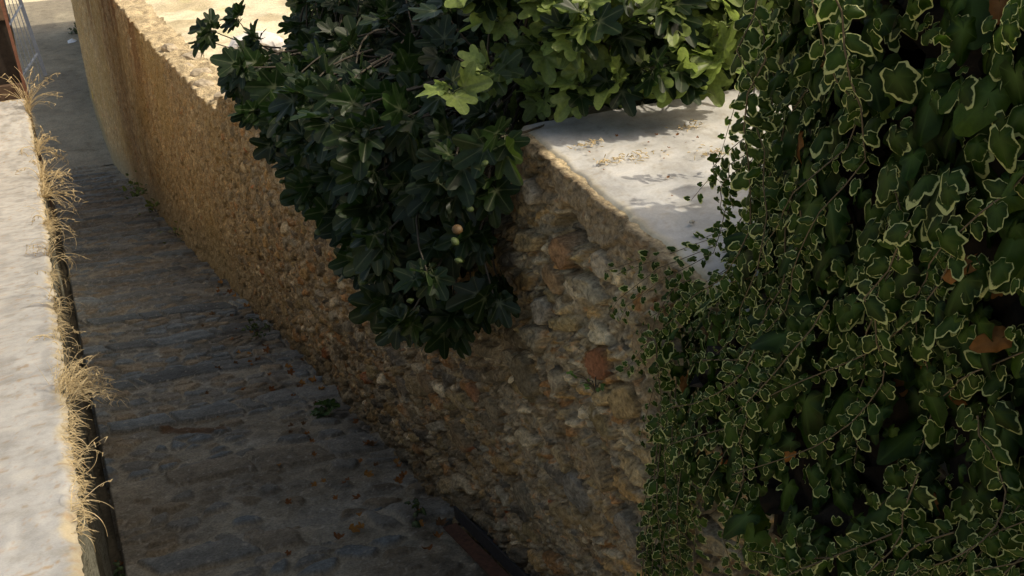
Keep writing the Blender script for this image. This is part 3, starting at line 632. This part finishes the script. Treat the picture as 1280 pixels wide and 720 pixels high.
# ------------------------------------------------------------------ variegated ivy
ivy = empty('ivy_plant', (1.7, 1.4, -4.0)); IO = np.array([1.7, 1.4, -4.0])
tag(ivy, 'dense cream-edged variegated ivy cascading over the near end of the wall', 'ivy')
PATH = np.array([(1.52, -0.7), (1.52, 1.72), (1.62, 1.98), (1.82, 2.20), (2.14, 2.40), (2.46, 2.50), (3.2, 2.52)])
seg = np.linalg.norm(np.diff(PATH, axis=0), axis=1); CUM = np.concatenate([[0], np.cumsum(seg)]); PL = CUM[-1]
def ivy_surf(a, z, off=0.0):
    a = np.asarray(a, float); x = np.interp(a, CUM, PATH[:, 0]); y = np.interp(a, CUM, PATH[:, 1])
    x2 = np.interp(a + .05, CUM, PATH[:, 0]); y2 = np.interp(a + .05, CUM, PATH[:, 1])
    tx, ty = x2 - x, y2 - y; l = np.hypot(tx, ty) + 1e-9; nx, ny = -ty / l, tx / l
    bul = 0.13 * fbm(a * 2.1, z * 2.1, 501) + 0.07 * fbm(a * 6, z * 6, 503)
    tuck = 0.30 * sst(-0.55, -0.20, z)                         # rounds over at the top
    low = sst(-1.2, -2.3, z); y = y + 0.40 * low * sst(0.7, 1.8, y)
    o = off + bul - tuck; X = x + nx * o; Y = y + ny * o
    lowface = sst(-1.60, -1.78, z); X = np.where((lowface > 0) & (X > 1.60), X * (1 - lowface) + 1.60 * lowface, X)
    return np.stack([X, Y, z], -1), np.stack([nx, ny, np.full_like(nx, 0.25)], -1)
def ivy_ok(P, n=None):
    """cover of the ivy: full above, with the bare gap of wall at the lower left and a ragged left edge"""
    y, z, x = P[:, 1], P[:, 2], P[:, 0]; nz = fbm(y * 3, z * 3, 507)
    lim = np.interp(z, [-4.6, -2.7, -2.3, -2.14, -2.02, -1.72, -1.69, -0.3], [1.20, 1.34, 1.42, 1.55, 2.25, 2.40, 9, 9]) + 0.10 * nz
    ok = (y < lim)
    return ok & ~((z < -1.62) & (x > 1.7))
# dark dead growth inside, with an unseen back cover added to block sun
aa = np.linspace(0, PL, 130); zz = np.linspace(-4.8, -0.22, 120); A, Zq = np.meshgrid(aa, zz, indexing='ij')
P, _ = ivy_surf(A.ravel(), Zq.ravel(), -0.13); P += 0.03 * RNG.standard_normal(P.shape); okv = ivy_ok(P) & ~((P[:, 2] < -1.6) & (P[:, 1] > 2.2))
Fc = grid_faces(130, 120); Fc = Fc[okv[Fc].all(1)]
topi = np.arange(130) * 120 + 119; n0 = len(P); ext = [P[topi] + np.array(v) for v in ((0.45, -0.1, 0.05), (1.2, -0.3, 0.0), (1.7, -0.4, -1.5))]; idx = [topi] + [n0 + 130 * k + np.arange(130) for k in range(3)]  # added top and back rows, out of view, keep sun off the slab behind
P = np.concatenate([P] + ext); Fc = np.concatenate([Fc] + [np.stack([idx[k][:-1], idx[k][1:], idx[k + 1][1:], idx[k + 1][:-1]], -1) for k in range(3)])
make_mesh('growth_and_sun_cover', P - IO, Fc, M_IVYCORE, None, ivy, True)
# top cover of the mound
def ivy_fill(n, templ, smin, smax, off0, off1, colf, name, m, zlo=-4.8, zhi=-0.2, kind='stuff'):
    a = RNG.uniform(0.3, PL - 0.4, n); z = RNG.uniform(zlo, zhi, n); off = RNG.uniform(off0, off1, n)
    P, N = ivy_surf(a, z, 0); P = P + N * off[:, None]; k = ivy_ok(P)
    if templ is IVYT: k &= fbm(a * 2.3, z * 2.3, 521) > (-0.35 + 0.25 * sst(-1.0, -2.2, z) * sst(2.2, 1.2, a))
    P, N = P[k], N[k]; n = len(P)
    tip = np.stack([RNG.normal(0, .35, n), RNG.normal(0, .45, n), -1 + RNG.normal(0, .35, n)], -1) + N * 0.25
    nor = N + np.stack([RNG.normal(0, .38, n), RNG.normal(0, .38, n), np.abs(RNG.normal(0.2, .35, n))], -1)
    size = smin + (smax - smin) * RNG.random(n) ** 1.8
    o = leaves_obj(name, leaves_arrays(templ, P - IO, tip, nor, size, colf(n)), m, ivy)
    if kind: o['kind'] = kind
    return o
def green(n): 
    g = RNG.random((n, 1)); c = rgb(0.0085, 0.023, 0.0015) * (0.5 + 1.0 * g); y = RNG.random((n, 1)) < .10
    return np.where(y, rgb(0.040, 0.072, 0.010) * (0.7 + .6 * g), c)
def vgreen(n): return rgb(0.015, 0.036, 0.003) * (0.65 + 0.8 * RNG.random((n, 1)))
def brown(n): return rgb(0.17, 0.075, 0.025) * (0.5 + 0.9 * RNG.random((n, 1)))
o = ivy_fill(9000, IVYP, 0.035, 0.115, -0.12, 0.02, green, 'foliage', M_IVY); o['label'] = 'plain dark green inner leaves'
o = ivy_fill(9500, IVYT, 0.018, 0.075, -0.09, 0.05, vgreen, 'foliage', M_IVYV); o['label'] = 'cream-edged outer leaves'
o = ivy_fill(420, IVYP, 0.04, 0.08, -0.12, 0.0, brown, 'foliage', M_DRYLEAF); o['label'] = 'dead brown leaves caught inside'
# trailing vines
def vine(path, s0, s1, step, name='vine', rnv=None):
    """stem + alternating variegated leaves shrinking to the tip"""
    path = np.asarray(path); d = np.concatenate([[0], np.cumsum(np.linalg.norm(np.diff(path, axis=0), axis=1))]); L = d[-1]
    n = max(3, int(L / step)); t = np.linspace(0.02, 1, n) * L
    P = np.stack([np.interp(t, d, path[:, i]) for i in range(3)], -1); T = np.gradient(P, axis=0); T /= np.linalg.norm(T, axis=1)[:, None] + 1e-9
    side = np.where(np.arange(n) % 2 == 0, 1, -1)[:, None]; out = np.array([-0.8, -0.35, 0.25]) + RNG.normal(0, .3, (n, 3))
    sd_ = np.cross(T, out); sd_ /= np.linalg.norm(sd_, axis=1)[:, None] + 1e-9
    tip = T * 0.55 + sd_ * side * 0.8 + np.array([0, 0, -0.35]) + RNG.normal(0, .25, (n, 3))
    size = (s0 + (s1 - s0) * t / L) * RNG.uniform(.75, 1.25, n)
    V, Tt, Q, LF, C = leaves_arrays(IVYT, P + sd_ * side * 0.012 - IO, tip, out, size, vgreen(n))
    b = MB(); b.tube(path - IO, np.linspace(0.0022, 0.0010, len(path)), 4); SV = b.V[0]; SQ = b.Q[0]
    nV = len(V); V = np.concatenate([V, SV]); Q2 = np.concatenate([Q, SQ + nV])
    LF = np.concatenate([LF, np.zeros((len(SV), 3))]); C = np.concatenate([C, np.tile(rgb(.1, .075, .045), (len(SV), 1))])
    mi = np.concatenate([np.zeros(len(Q), int), np.ones(len(SQ), int), np.zeros(len(Tt), int)])
    return make_mesh(name, V, [Q2, Tt], [M_IVYV, M_STEM], {'col': ('FLOAT_COLOR', C), 'lf': ('FLOAT_VECTOR', LF)}, ivy, True, mi)
for i in range(99):
    a0 = rr.uniform(1.0, 3.3); z0 = rr.uniform(-2.6, -0.35); L = rr.uniform(0.5, 1.5)
    if i % 5 == 0: a0 = rr.uniform(1.2, 2.3); z0 = rr.uniform(-1.9, -0.9)
    dr = rr.uniform(-0.1, 0.75) if rr.random() < .75 else rr.uniform(-0.3, 0.1)
    t = np.linspace(0, 1, 16); z = z0 - L * t; a = a0 + dr * L * (t - 0.35 * t * t) + 0.05 * np.sin(t * 6 + i)
    P, N = ivy_surf(a, z, 0.0); P = P + N * (0.05 + 0.05 * math.sin(i)) + 0.02 * np.sin(t * 9 + i)[:, None] * N
    k = ivy_ok(P); 
    if k.sum() < 8: continue
    P = P[:int(np.argmin(k)) + 2] if not k.all() else P
    if len(P) < 6: continue
    vine(P, rr.uniform(.034, .05), rr.uniform(.016, .024), rr.uniform(.022, .032))
# strands hanging free against the bare masonry
for i in range(18):
    y0 = rr.choice([rr.uniform(2.24, 2.50), rr.uniform(2.28, 2.50), rr.uniform(2.30, 2.48), rr.uniform(1.9, 2.3)]); z0 = rr.uniform(-2.3, -1.75); L = rr.uniform(0.7, 1.75) if y0 > 2.25 else rr.uniform(0.5, 1.3); t = np.linspace(0, 1, 16)
    P = np.stack([1.63 + 0.03 * np.sin(t * 7 + i) + 0.02 * rr.random(), y0 + 0.05 * np.sin(t * 4 + i) + rr.uniform(-.10, .05) * t, z0 - L * t], -1)
    vine(P, rr.uniform(.036, .052), rr.uniform(.018, .028), rr.uniform(.026, .038))
# creeping tips over the slab
for (p0, p1) in (((2.20, 2.75, -1.55), (1.98, 2.86, -1.63)), ((2.32, 3.0, -1.2), (2.24, 3.08, -1.62)), ((1.70, 2.42, -1.65), (1.66, 2.62, -2.1)), ((1.70, 2.40, -1.70), (1.65, 2.56, -2.35))):
    p0 = np.array(p0); p1 = np.array(p1); t = np.linspace(0, 1, 10)[:, None]; vine(p0 + (p1 - p0) * t + np.array([0, 0, 0.10]) * np.sin(np.pi * t), .045, .022, .03)

# ------------------------------------------------------------------ rusty angle bar at the foot of the wall
bar = empty('steel_angle', (1.73, 4.70, float(lane_z(4.68)) + 0.03), 0)
tag(bar, 'rusty steel angle bar lying along the foot of the stone wall', 'metal bar')
p = np.array([0, 0, 0.0]); q = np.array([0.03, -1.9, 1.9 * 0.312 + 0.02]) + 0
b = MB(); b.bar(p, q, 0.085, 0.008); b.build('rusty_flange', M_RUST, bar, False)
b = MB(); b.bar(p + (0.062, 0.06, 0.035), q + (0.062, 0, 0.035), 0.012, 0.085); b.bar(p + (0.11, -0.12, 0.075), q + (0.11, 0, 0.075), 0.09, 0.008); b.build('dark_flange', M_DARKSTEEL, bar, False)

# ------------------------------------------------------------------ fallen leaves
def dry_leaf_mesh(seed):
    V, T, Q, LF = fig_template(100 + seed); V = V.copy(); rn = random.Random(seed); k = rn.uniform(1.2, 2.4)
    V[:, 2] += k * 0.45 * (V[:, 0] ** 2) + 0.35 * k * np.clip(V[:, 1], 0, 1) ** 2 + 0.12 * np.sin(V[:, 0] * 9 + seed) * np.sin(V[:, 1] * 7); V[:, 2] -= V[:, 2].min()
    c = [rgb(.24, .10, .035), rgb(.17, .07, .03), rgb(.30, .15, .05), rgb(.12, .065, .035)][seed % 4]
    return make_mesh('fallen_leaf', V, [Q, T], M_DRYLEAF, {'col': ('FLOAT_COLOR', np.tile(c, (len(V), 1))), 'lf': ('FLOAT_VECTOR', LF)})
src = [dry_leaf_mesh(s) for s in range(4)]
DESC = ['orange-brown curled', 'dark reddish crumpled', 'pale tan curled', 'dull brown shrivelled']
named = [(1.24, 5.49, 'lone curled tan fallen leaf on the pale middle paving'), (1.10, 4.94, 'curled orange leaf lying nearest the bottom edge of the lane'), (1.30, 5.15, 'brown leaf lying just left of the wall-foot leaf heap'),
         (1.69, 4.76, 'brown leaf touching the upper end of the rusty bar'), (1.62, 4.62, 'crumpled leaf beside the rusty bar end'), (1.52, 4.5, 'dark leaf half under the rusty bar'), (1.58, 4.85, 'leaf leaning against the wall foot above the rusty bar')]
pts = [(x, y, l) for x, y, l in named]
for i in range(70):
    yy = rr.choice([rr.uniform(4.8, 9.5), rr.uniform(5, 8), rr.uniform(8, 13)]); xx = 1.78 - abs(rr.gauss(0, 0.42)); 
    if xx < 0.2: continue
    pts.append((xx, yy, None))
for i, (x, y, l) in enumerate(pts):
    o = src[i] if i < 4 else src[i % 4].copy()
    if i >= 4: COL.objects.link(o)
    s = rr.uniform(0.035, 0.075); o.scale = (s, s, s); o.location = (x, y, float(lane_z(y)) + 0.04 - (0.06 if x > 1.5 else 0.0) * 0.3)
    o.rotation_euler = (R(-14) + rr.uniform(-.35, .35), rr.uniform(-.4, .4), rr.uniform(0, 6.28))
    if l: tag(o, l, 'leaf', 'dry leaves fallen on the lane')
    else: tag(o, DESC[i % 4] + ' dry leaf scattered on the cobbles near the wall foot', 'leaf', 'dry leaves fallen on the lane')

# ------------------------------------------------------------------ dry grass on the parapet edge
def blades(n, L0, L1, spread, lean, sag, wd, seed, curl=0.0):
    rn = random.Random(seed); mb = MB()
    for i in range(n):
        L = rn.uniform(L0, L1); a = rn.uniform(0, 6.28); d = np.array([math.cos(a) * spread, math.sin(a) * spread, 1.0]) + np.array(lean) + np.array([rn.gauss(0, .2), rn.gauss(0, .2), 0]); d = unit(d)
        p = np.array([rn.uniform(-.05, .03), rn.gauss(0, .08) * spread * (1 + L1), rn.uniform(-0.03, 0.01)]); P = [p]; v = d.copy(); k = 9; cx = rn.uniform(-curl, curl)
        for j in range(k):
            v = v + np.array([0.02, 0, -sag * (0.5 + j / k)]) + cx * np.array([-v[2], 0.3 * v[0], v[0]]); v = unit(v); p = p + v * L / k; P.append(p)
        mb.tube(P, np.linspace(wd, wd * 0.35, k + 1) * rn.uniform(.6, 1.2), 3)
        if rn.random() < .45:
            for j in (k - 3, k - 2, k - 1, k):
                e = P[j]; mb.tube([e, e + unit((rn.gauss(0, 1), rn.gauss(0, 1), rn.gauss(-.4, .6))) * L * 0.09, e + unit((rn.gauss(0, 1), rn.gauss(0, 1), -1)) * L * 0.13], [wd * .8, wd * 1.1, wd * .4], 3)
    return mb
TUFTS = [(4.95, 130, .12, .36, .8, (.95, .1, -.25), .12, .0009, 0.05, 'thick shaggy straw tuft hanging out over the lane beside the dark riser stone'),
         (5.15, 80, .12, .30, .7, (.9, .2, -.7), .12, .0011, 0.05, 'drooping straw bunch right behind the thickest tuft'),
         (3.95, 20, .08, .20, .7, (.7, -.3, -.7), .14, .001, 0.3, 'sparse bent stalks hanging down the parapet face below the thickest tuft'),
         (3.35, 16, .08, .2, .6, (.6, -.2, -.7), .16, .0011, 0.3, 'few long straw stalks drooping nearest the bottom edge'),
         (6.1, 26, .10, .24, .8, (.6, .2, .1), .12, .0013, 0.5, 'small curly dead stalks on the parapet edge behind the shaggy tuft'),
         (7.3, 30, .12, .34, .8, (.8, .3, .1), .12, .0015, 0.5, 'curly dry stalks reaching out over the middle cobbles'),
         (9.2, 34, .15, .5, .8, (.8, .2, .1), .10, .0018, 0.55, 'long arching dry seed stalk clump mid way along the parapet'),
         (11.3, 36, .2, .55, .7, (.8, .2, .1), .10, .002, 0.5, 'wiry dry clump with hooked seed stalk against the upper steps'),
         (14.2, 60, .3, .7, .7, (.7, -.2, -.2), .14, .0026, 0.15, 'yellow straw curtain hanging at the top of the steps'),
         (16.6, 50, .3, .7, .7, (.6, 0, .1), .14, .003, 0.2, 'pale straw mass on the far part of the parapet'),
         (19.0, 60, .3, .75, .8, (.6, 0, .2), .10, .0032, 0.25, 'tall straw clump at the far end of the parapet below the gate'),
         (20.9, 60, .4, 1.05, .6, (.35, 0, .6), .05, .0036, 0.2, 'upright dry stalks in front of the metal gate')]
for i, (y, n, L0, L1, sp, ln, sg, wd, cu, lab) in enumerate(TUFTS):
    o = blades(int(n * 0.6), L0, L1 * 0.85, sp, ln, sg, wd * 1.9, 700 + i, cu * 0.9).build('dry_grass_tuft', M_STRAW)
    o.location = (PX + 0.005, y, float(par_z(y)) - 0.02); tag(o, lab, 'dry grass', 'dry grass on the parapet edge')
# short straw fuzz along the whole edge
mb = MB(); rn = random.Random(99)
for i in range(2200):
    y = 2.4 + 18.5 * rn.random() ** 1.7
    if vnoise(np.array(y * 2.3), np.array(0.5), 431) < 0.56: continue
    L = rn.uniform(.02, .07) * (1 + y * 0.12); p = np.array([PX - rn.uniform(-.012, .035), y, float(par_z(y)) - rn.uniform(0.0, .06)])
    d = unit((rn.uniform(.2, 1.0), rn.gauss(0, .6), rn.uniform(-.8, .4))); m_ = p + d * L * .5; e = m_ + unit(d + np.array([0, 0, -.7])) * L * .5
    mb.tube([p, m_, e], [.0009 * (1 + y * .07), .0009 * (1 + y * .07), .0005], 3)
o = mb.build('straw_fringe', M_STRAW); o['kind'] = 'stuff'; tag(o, 'short straw fringe along the whole lane-side rim of the parapet', 'dry grass')

# ------------------------------------------------------------------ weeds
def weed(name, loc, n, size, label, seed, big=0, up=0.6, colr=(0.06, 0.11, 0.03), spread=0.08):
    rn = np.random.default_rng(seed); P = np.stack([rn.normal(0, spread, n), rn.normal(0, spread * 1.4, n), np.abs(rn.normal(0, spread * 0.9, n))], -1)
    tip = np.stack([rn.normal(-.4, .6, n), rn.normal(-.2, .6, n), rn.normal(up * 0.4, .4, n)], -1); nor = np.stack([rn.normal(-.2, .4, n), rn.normal(-.3, .4, n), np.ones(n)], -1)
    sz = rn.uniform(size * .5, size, n); col = np.array(colr) * rn.uniform(.6, 1.4, (n, 1))
    V, T, Q, LF, C = leaves_arrays(FIGT if big else IVYP, P, tip, nor, sz, col, rn)
    r = empty(name, loc); leaves_obj('leaves', (V, T, Q, LF, C), M_WEED, r)
    b = MB()
    for p in P[:12]: b.tube([(0, 0, -0.03), p * 0.5 + np.array([0, 0, 0.01]), p], [.003, .0025, .0015], 4)
    b.build('stem', M_STEM, r); tag(r, label, 'weed', 'weeds along the walls'); return r
lz = lambda y: float(lane_z(y))
weed('weed', (1.60, 7.15, lz(7.15) + 0.05), 7, .14, 'dark broad-leaved seedling with one bright green leaf at the wall foot', 1, 1, .3, (0.04, 0.08, 0.022), .05)
weed('weed', (1.66, 24.4, lz(24.4) + 0.1), 30, .13, 'leafy weed at the wall foot beside the cement apron', 2, 0, 1.2, (0.09, 0.12, 0.03), .16)
weed('weed', (1.66, 20.3, lz(20.3) + 0.1), 22, .10, 'second weed clump below the cement apron at the wall foot', 3, 0, 1.2, (0.10, 0.12, 0.03), .15)
weed('weed', (1.64, 17.0, lz(17.0) + 0.1), 18, .08, 'small weed tuft at the wall foot beside the middle steps', 4, 0, 1, (0.09, 0.11, 0.03), .14)
weed('weed', (1.60, 9.9, lz(9.9) + 0.1), 26, .06, 'dark little fern-like weed in a crack at the wall foot', 5, 0, 1, (0.04, 0.055, 0.018), .07)
weed('weed', (1.62, 22.3, lz(22.3) + 0.25), 25, .12, 'sprig growing out of the masonry above the apron weeds', 6, 0, 1, (0.08, 0.11, 0.03), .12)
weed('weed', (2.55, 53.0, lz(53.0)), 40, .28, 'dark bush at the far top corner where the long wall ends', 17, 0, 1.5, (0.03, 0.035, 0.012), .22)
weed('weed', (-0.13, 5.45, lz(5.45) - 0.08), 30, .05, 'low dark green weed in the gutter by the parapet', 7, 0, 1, (0.035, 0.06, 0.02), .045)
weed('weed', (1.69, 2.95, -2.38), 9, .035, 'bright small sprig sprouting from the masonry left of the ivy', 8, 0, .5, (0.09, 0.17, 0.03), .03)
weed('weed', (1.58, 4.85, lz(4.85) + 0.12), 8, .07, 'dark green sprig in a hollow above the rusty bar', 9, 0, .5, (0.02, 0.035, 0.012), .03)
o = src[1].copy(); COL.objects.link(o); o.location = (-0.14, 5.62, lz(5.62) - 0.07); o.scale = (.06,) * 3; tag(o, 'reddish dry leaf lying in the dark gutter by the parapet', 'leaf', 'dry leaves fallen on the lane')
o = src[2].copy(); COL.objects.link(o); o.location = (-0.15, 5.05, lz(5.05) - 0.02); o.scale = (.08,) * 3; tag(o, 'pale curled leaf caught in the gutter beside the low weed', 'leaf', 'dry leaves fallen on the lane')

# ------------------------------------------------------------------ litter on the slab
def debris(loc, n, sx, sy, label, seed):
    rn = random.Random(seed); mb = MB()
    for i in range(int(n * 0.6)):
        p = np.array([rn.gauss(0, sx), rn.gauss(0, sy), abs(rn.gauss(0, .006)) + .004]); d = unit((rn.gauss(0, 1), rn.gauss(0, 1), rn.gauss(0, .3))); L = rn.uniform(.008, .028)
        mb.tube([p - d * L / 2, p + (0, 0, .002), p + d * L / 2], [.0012, .0022, .001], 4)
    o = mb.build('plant_debris', M_STRAW); o.location = loc; tag(o, label, 'plant debris', 'dry plant bits on the cement slab'); return o
SZ = -1.668
debris((1.93, 3.52, SZ), 60, .035, .020, 'small dry tuft on the slab nearest the wall edge under the fig leaves', 1)
debris((2.03, 3.34, SZ), 85, .055, .022, 'largest dry tuft lying in the middle of the sunlit slab', 2)
debris((1.91, 3.34, SZ), 40, .028, .014, 'thin little dry tuft left of the largest one on the slab', 3)
debris((2.33, 3.25, SZ), 60, .045, .02, 'dry tuft on the slab close to the ivy', 4)
debris((2.40, 3.52, SZ), 50, .045, .02, 'dry tuft at the back of the slab beside the ivy', 5)
sp = MB(); t = np.linspace(0, 4 * math.pi, 60); sp.tube(np.stack([.006 * (1 - t / 16) * np.cos(t), .006 * (1 - t / 16) * np.sin(t), .004 + t * .0007], -1), np.linspace(.0065, .001, 60), 8)
sh = sp.build('snail_shell', M_SHELL); sh.location = (1.93, 2.77, SZ + .002); tag(sh, 'tiny grey snail shell in the shaded part of the slab', 'shell')
lb = ['dark leaf scrap lying in the sun on the slab', 'small brown leaf scrap on the sunlit slab']
spots = [(1.85, 3.60), (1.90, 3.45), (2.08, 3.55), (2.16, 3.44), (2.23, 3.50), (2.29, 3.38), (2.13, 3.28), (2.2, 3.36), (2.27, 3.12), (1.87, 3.28), (2.05, 3.12), (1.98, 2.98), (1.9, 2.7), (2.02, 2.66), (2.3, 3.46), (2.36, 3.40)]
for i, (x, y) in enumerate(spots):
    o = src[i % 2].copy(); COL.objects.link(o); s = rr.uniform(.006, .016); o.scale = (s, s, s); o.location = (x, y, SZ + .004); o.rotation_euler = (rr.uniform(-.3, .3), rr.uniform(-.3, .3), rr.uniform(0, 6)); o.name = 'leaf_scrap'
    tag(o, 'tiny brown leaf scrap among others lying on the pale cement slab', 'leaf scrap', 'leaf scraps on the slab')

# ------------------------------------------------------------------ loose stones on the wall top
def stone(loc, s, m, label, seed, group=None, name='loose_stone'):
    rn = np.random.default_rng(seed); n, k = 9, 12; V = []
    for i in range(n):
        th = math.pi * i / (n - 1)
        for j in range(k): V.append((math.sin(th) * math.cos(2 * math.pi * j / k), math.sin(th) * math.sin(2 * math.pi * j / k), math.cos(th)))
    V = np.array(V); V = np.sign(V) * np.abs(V) ** 0.75; o1, o2 = rn.uniform(0, 50, 2)
    V *= (1 + 0.35 * fbm(V[:, 0] * 1.6 + o1 + V[:, 2], V[:, 1] * 1.6 + o2 - V[:, 2], seed))[:, None]; V = V * np.array(s)
    Q = [(i * k + j, (i + 1) * k + j, (i + 1) * k + (j + 1) % k, i * k + (j + 1) % k) for i in range(n - 1) for j in range(k)]
    b = MB(); b.add(V, Q); o = b.build(name, m, None, False); o.location = loc; o.rotation_euler = (0, 0, rn.uniform(0, 6)); tag(o, label, 'stone', group); return o
wz = lambda y: float(wall_top(y))
stone((1.98, 10.0, wz(10.0) + .05), (.20, .26, .10), M_WHITEROCK, 'white rock lying on the wall top beside the fig leaves', 1)
stone((1.86, 9.75, wz(9.75) - .02), (.16, .24, .10), M_STONE, 'grey block at the broken corner of the wall top', 2)
g = 'rubble along the wall top'
for i, (x, y, s, l) in enumerate([(1.90, 13.2, .10, 'lumpy stone at the far lip of the collapsed notch in the wall'), (2.0, 13.9, .12, 'rounded pale stone on the wall top beyond the notch'), (1.92, 14.6, .09, 'small stone between bigger ones on the wall top beyond the notch'), (2.1, 15.3, .13, 'largest stone of the row beyond the notch'),
                                 (1.95, 16.4, .10, 'stone lying alone where the far wall top straightens'), (1.95, 12.3, .07, 'small rubble stone down in the notch'), (2.15, 11.8, .09, 'rubble stone on the sunlit slope in the notch'), (2.0, 11.2, .06, 'smallest rubble stone in the notch by the grey block')]):
    stone((x, y, wz(y) + s * .1), (s, s * 1.25, s * .75), M_STONE, l, 20 + i, g)

# ------------------------------------------------------------------ house corner, gate and litter at the far left
house = empty('old_house', (-1.6, 22.6, -7.6)); tag(house, 'dark brown building corner behind the far end of the parapet', 'house')
b = MB(); b.box((-2.4, 0.0, -9.5), (0.2, 4.5, 3.6)); b.box((0.203, 0, -9.5), (1.46, 0.3, 0.35)); b.box((0.2, 0.0, 1.62), (1.46, 0.3, 3.6)); b.build('wall', M_HOUSE, house, False)
b = MB(); b.box((0.203, 0.12, 0.352), (1.455, 0.17, 1.618)); b.build('shutter', M_DARKWOOD, house, False)
gate = empty('metal_gate', (-0.13, 22.0, -7.2)); tag(gate, 'narrow metal gate with pale blue frame leaning open at the top of the parapet', 'gate')
b = MB(); b.bar((0, 0, -0.2), (-0.10, 0, 2.6), 0.055, 0.055, (0, 1, 0)); b.build('post', M_BROWNPAINT, gate, False)
b = MB(); b.bar((0.40, 0.5, 0.10), (0.14, 0.5, 2.6), 0.07, 0.05, (0, 1, 0)); b.build('frame', M_BLUESTEEL, gate, False)
for k in range(4):
    f = (k + 0.7) / 4.8; x0 = 0.02 + (0.40 - 0.02) * f; x1 = -0.10 + 0.24 * f
    b = MB(); b.bar((x0, 0.5 * f, -0.02 + 0.1 * f), (x1, 0.5 * f, 2.6), 0.014, 0.014, (0, 1, 0)); b.build('picket', M_BLUESTEEL, gate, False)
for zz in (0.55, 1.5):
    b = MB(); xa = 0.0 - 0.1 * zz / 2.6; xb = 0.40 - 0.26 * zz / 2.6; b.bar((xa, 0, zz - .25), (xb, 0.5, zz), 0.03, 0.03); b.build('rail', M_BLUESTEEL, gate, False)
b = MB(); pts = [(-.16, -.09, 0), (.12, -.10, .03), (.17, .05, .01), (.02, .12, .06), (-.15, .07, .02), (0, 0, .09)]
b.add(pts, T=[(0, 1, 5), (1, 2, 5), (2, 3, 5), (3, 4, 5), (4, 0, 5)]); o = b.build('paper_scrap', M_PAPER, None, False); o.location = (1.98, 51.0, float(lane_z(51.0)) + 0.03); o.scale = (1.2, 2.2, 1.2)
tag(o, 'crumpled white paper scrap lying far down on the concrete ramp', 'litter')
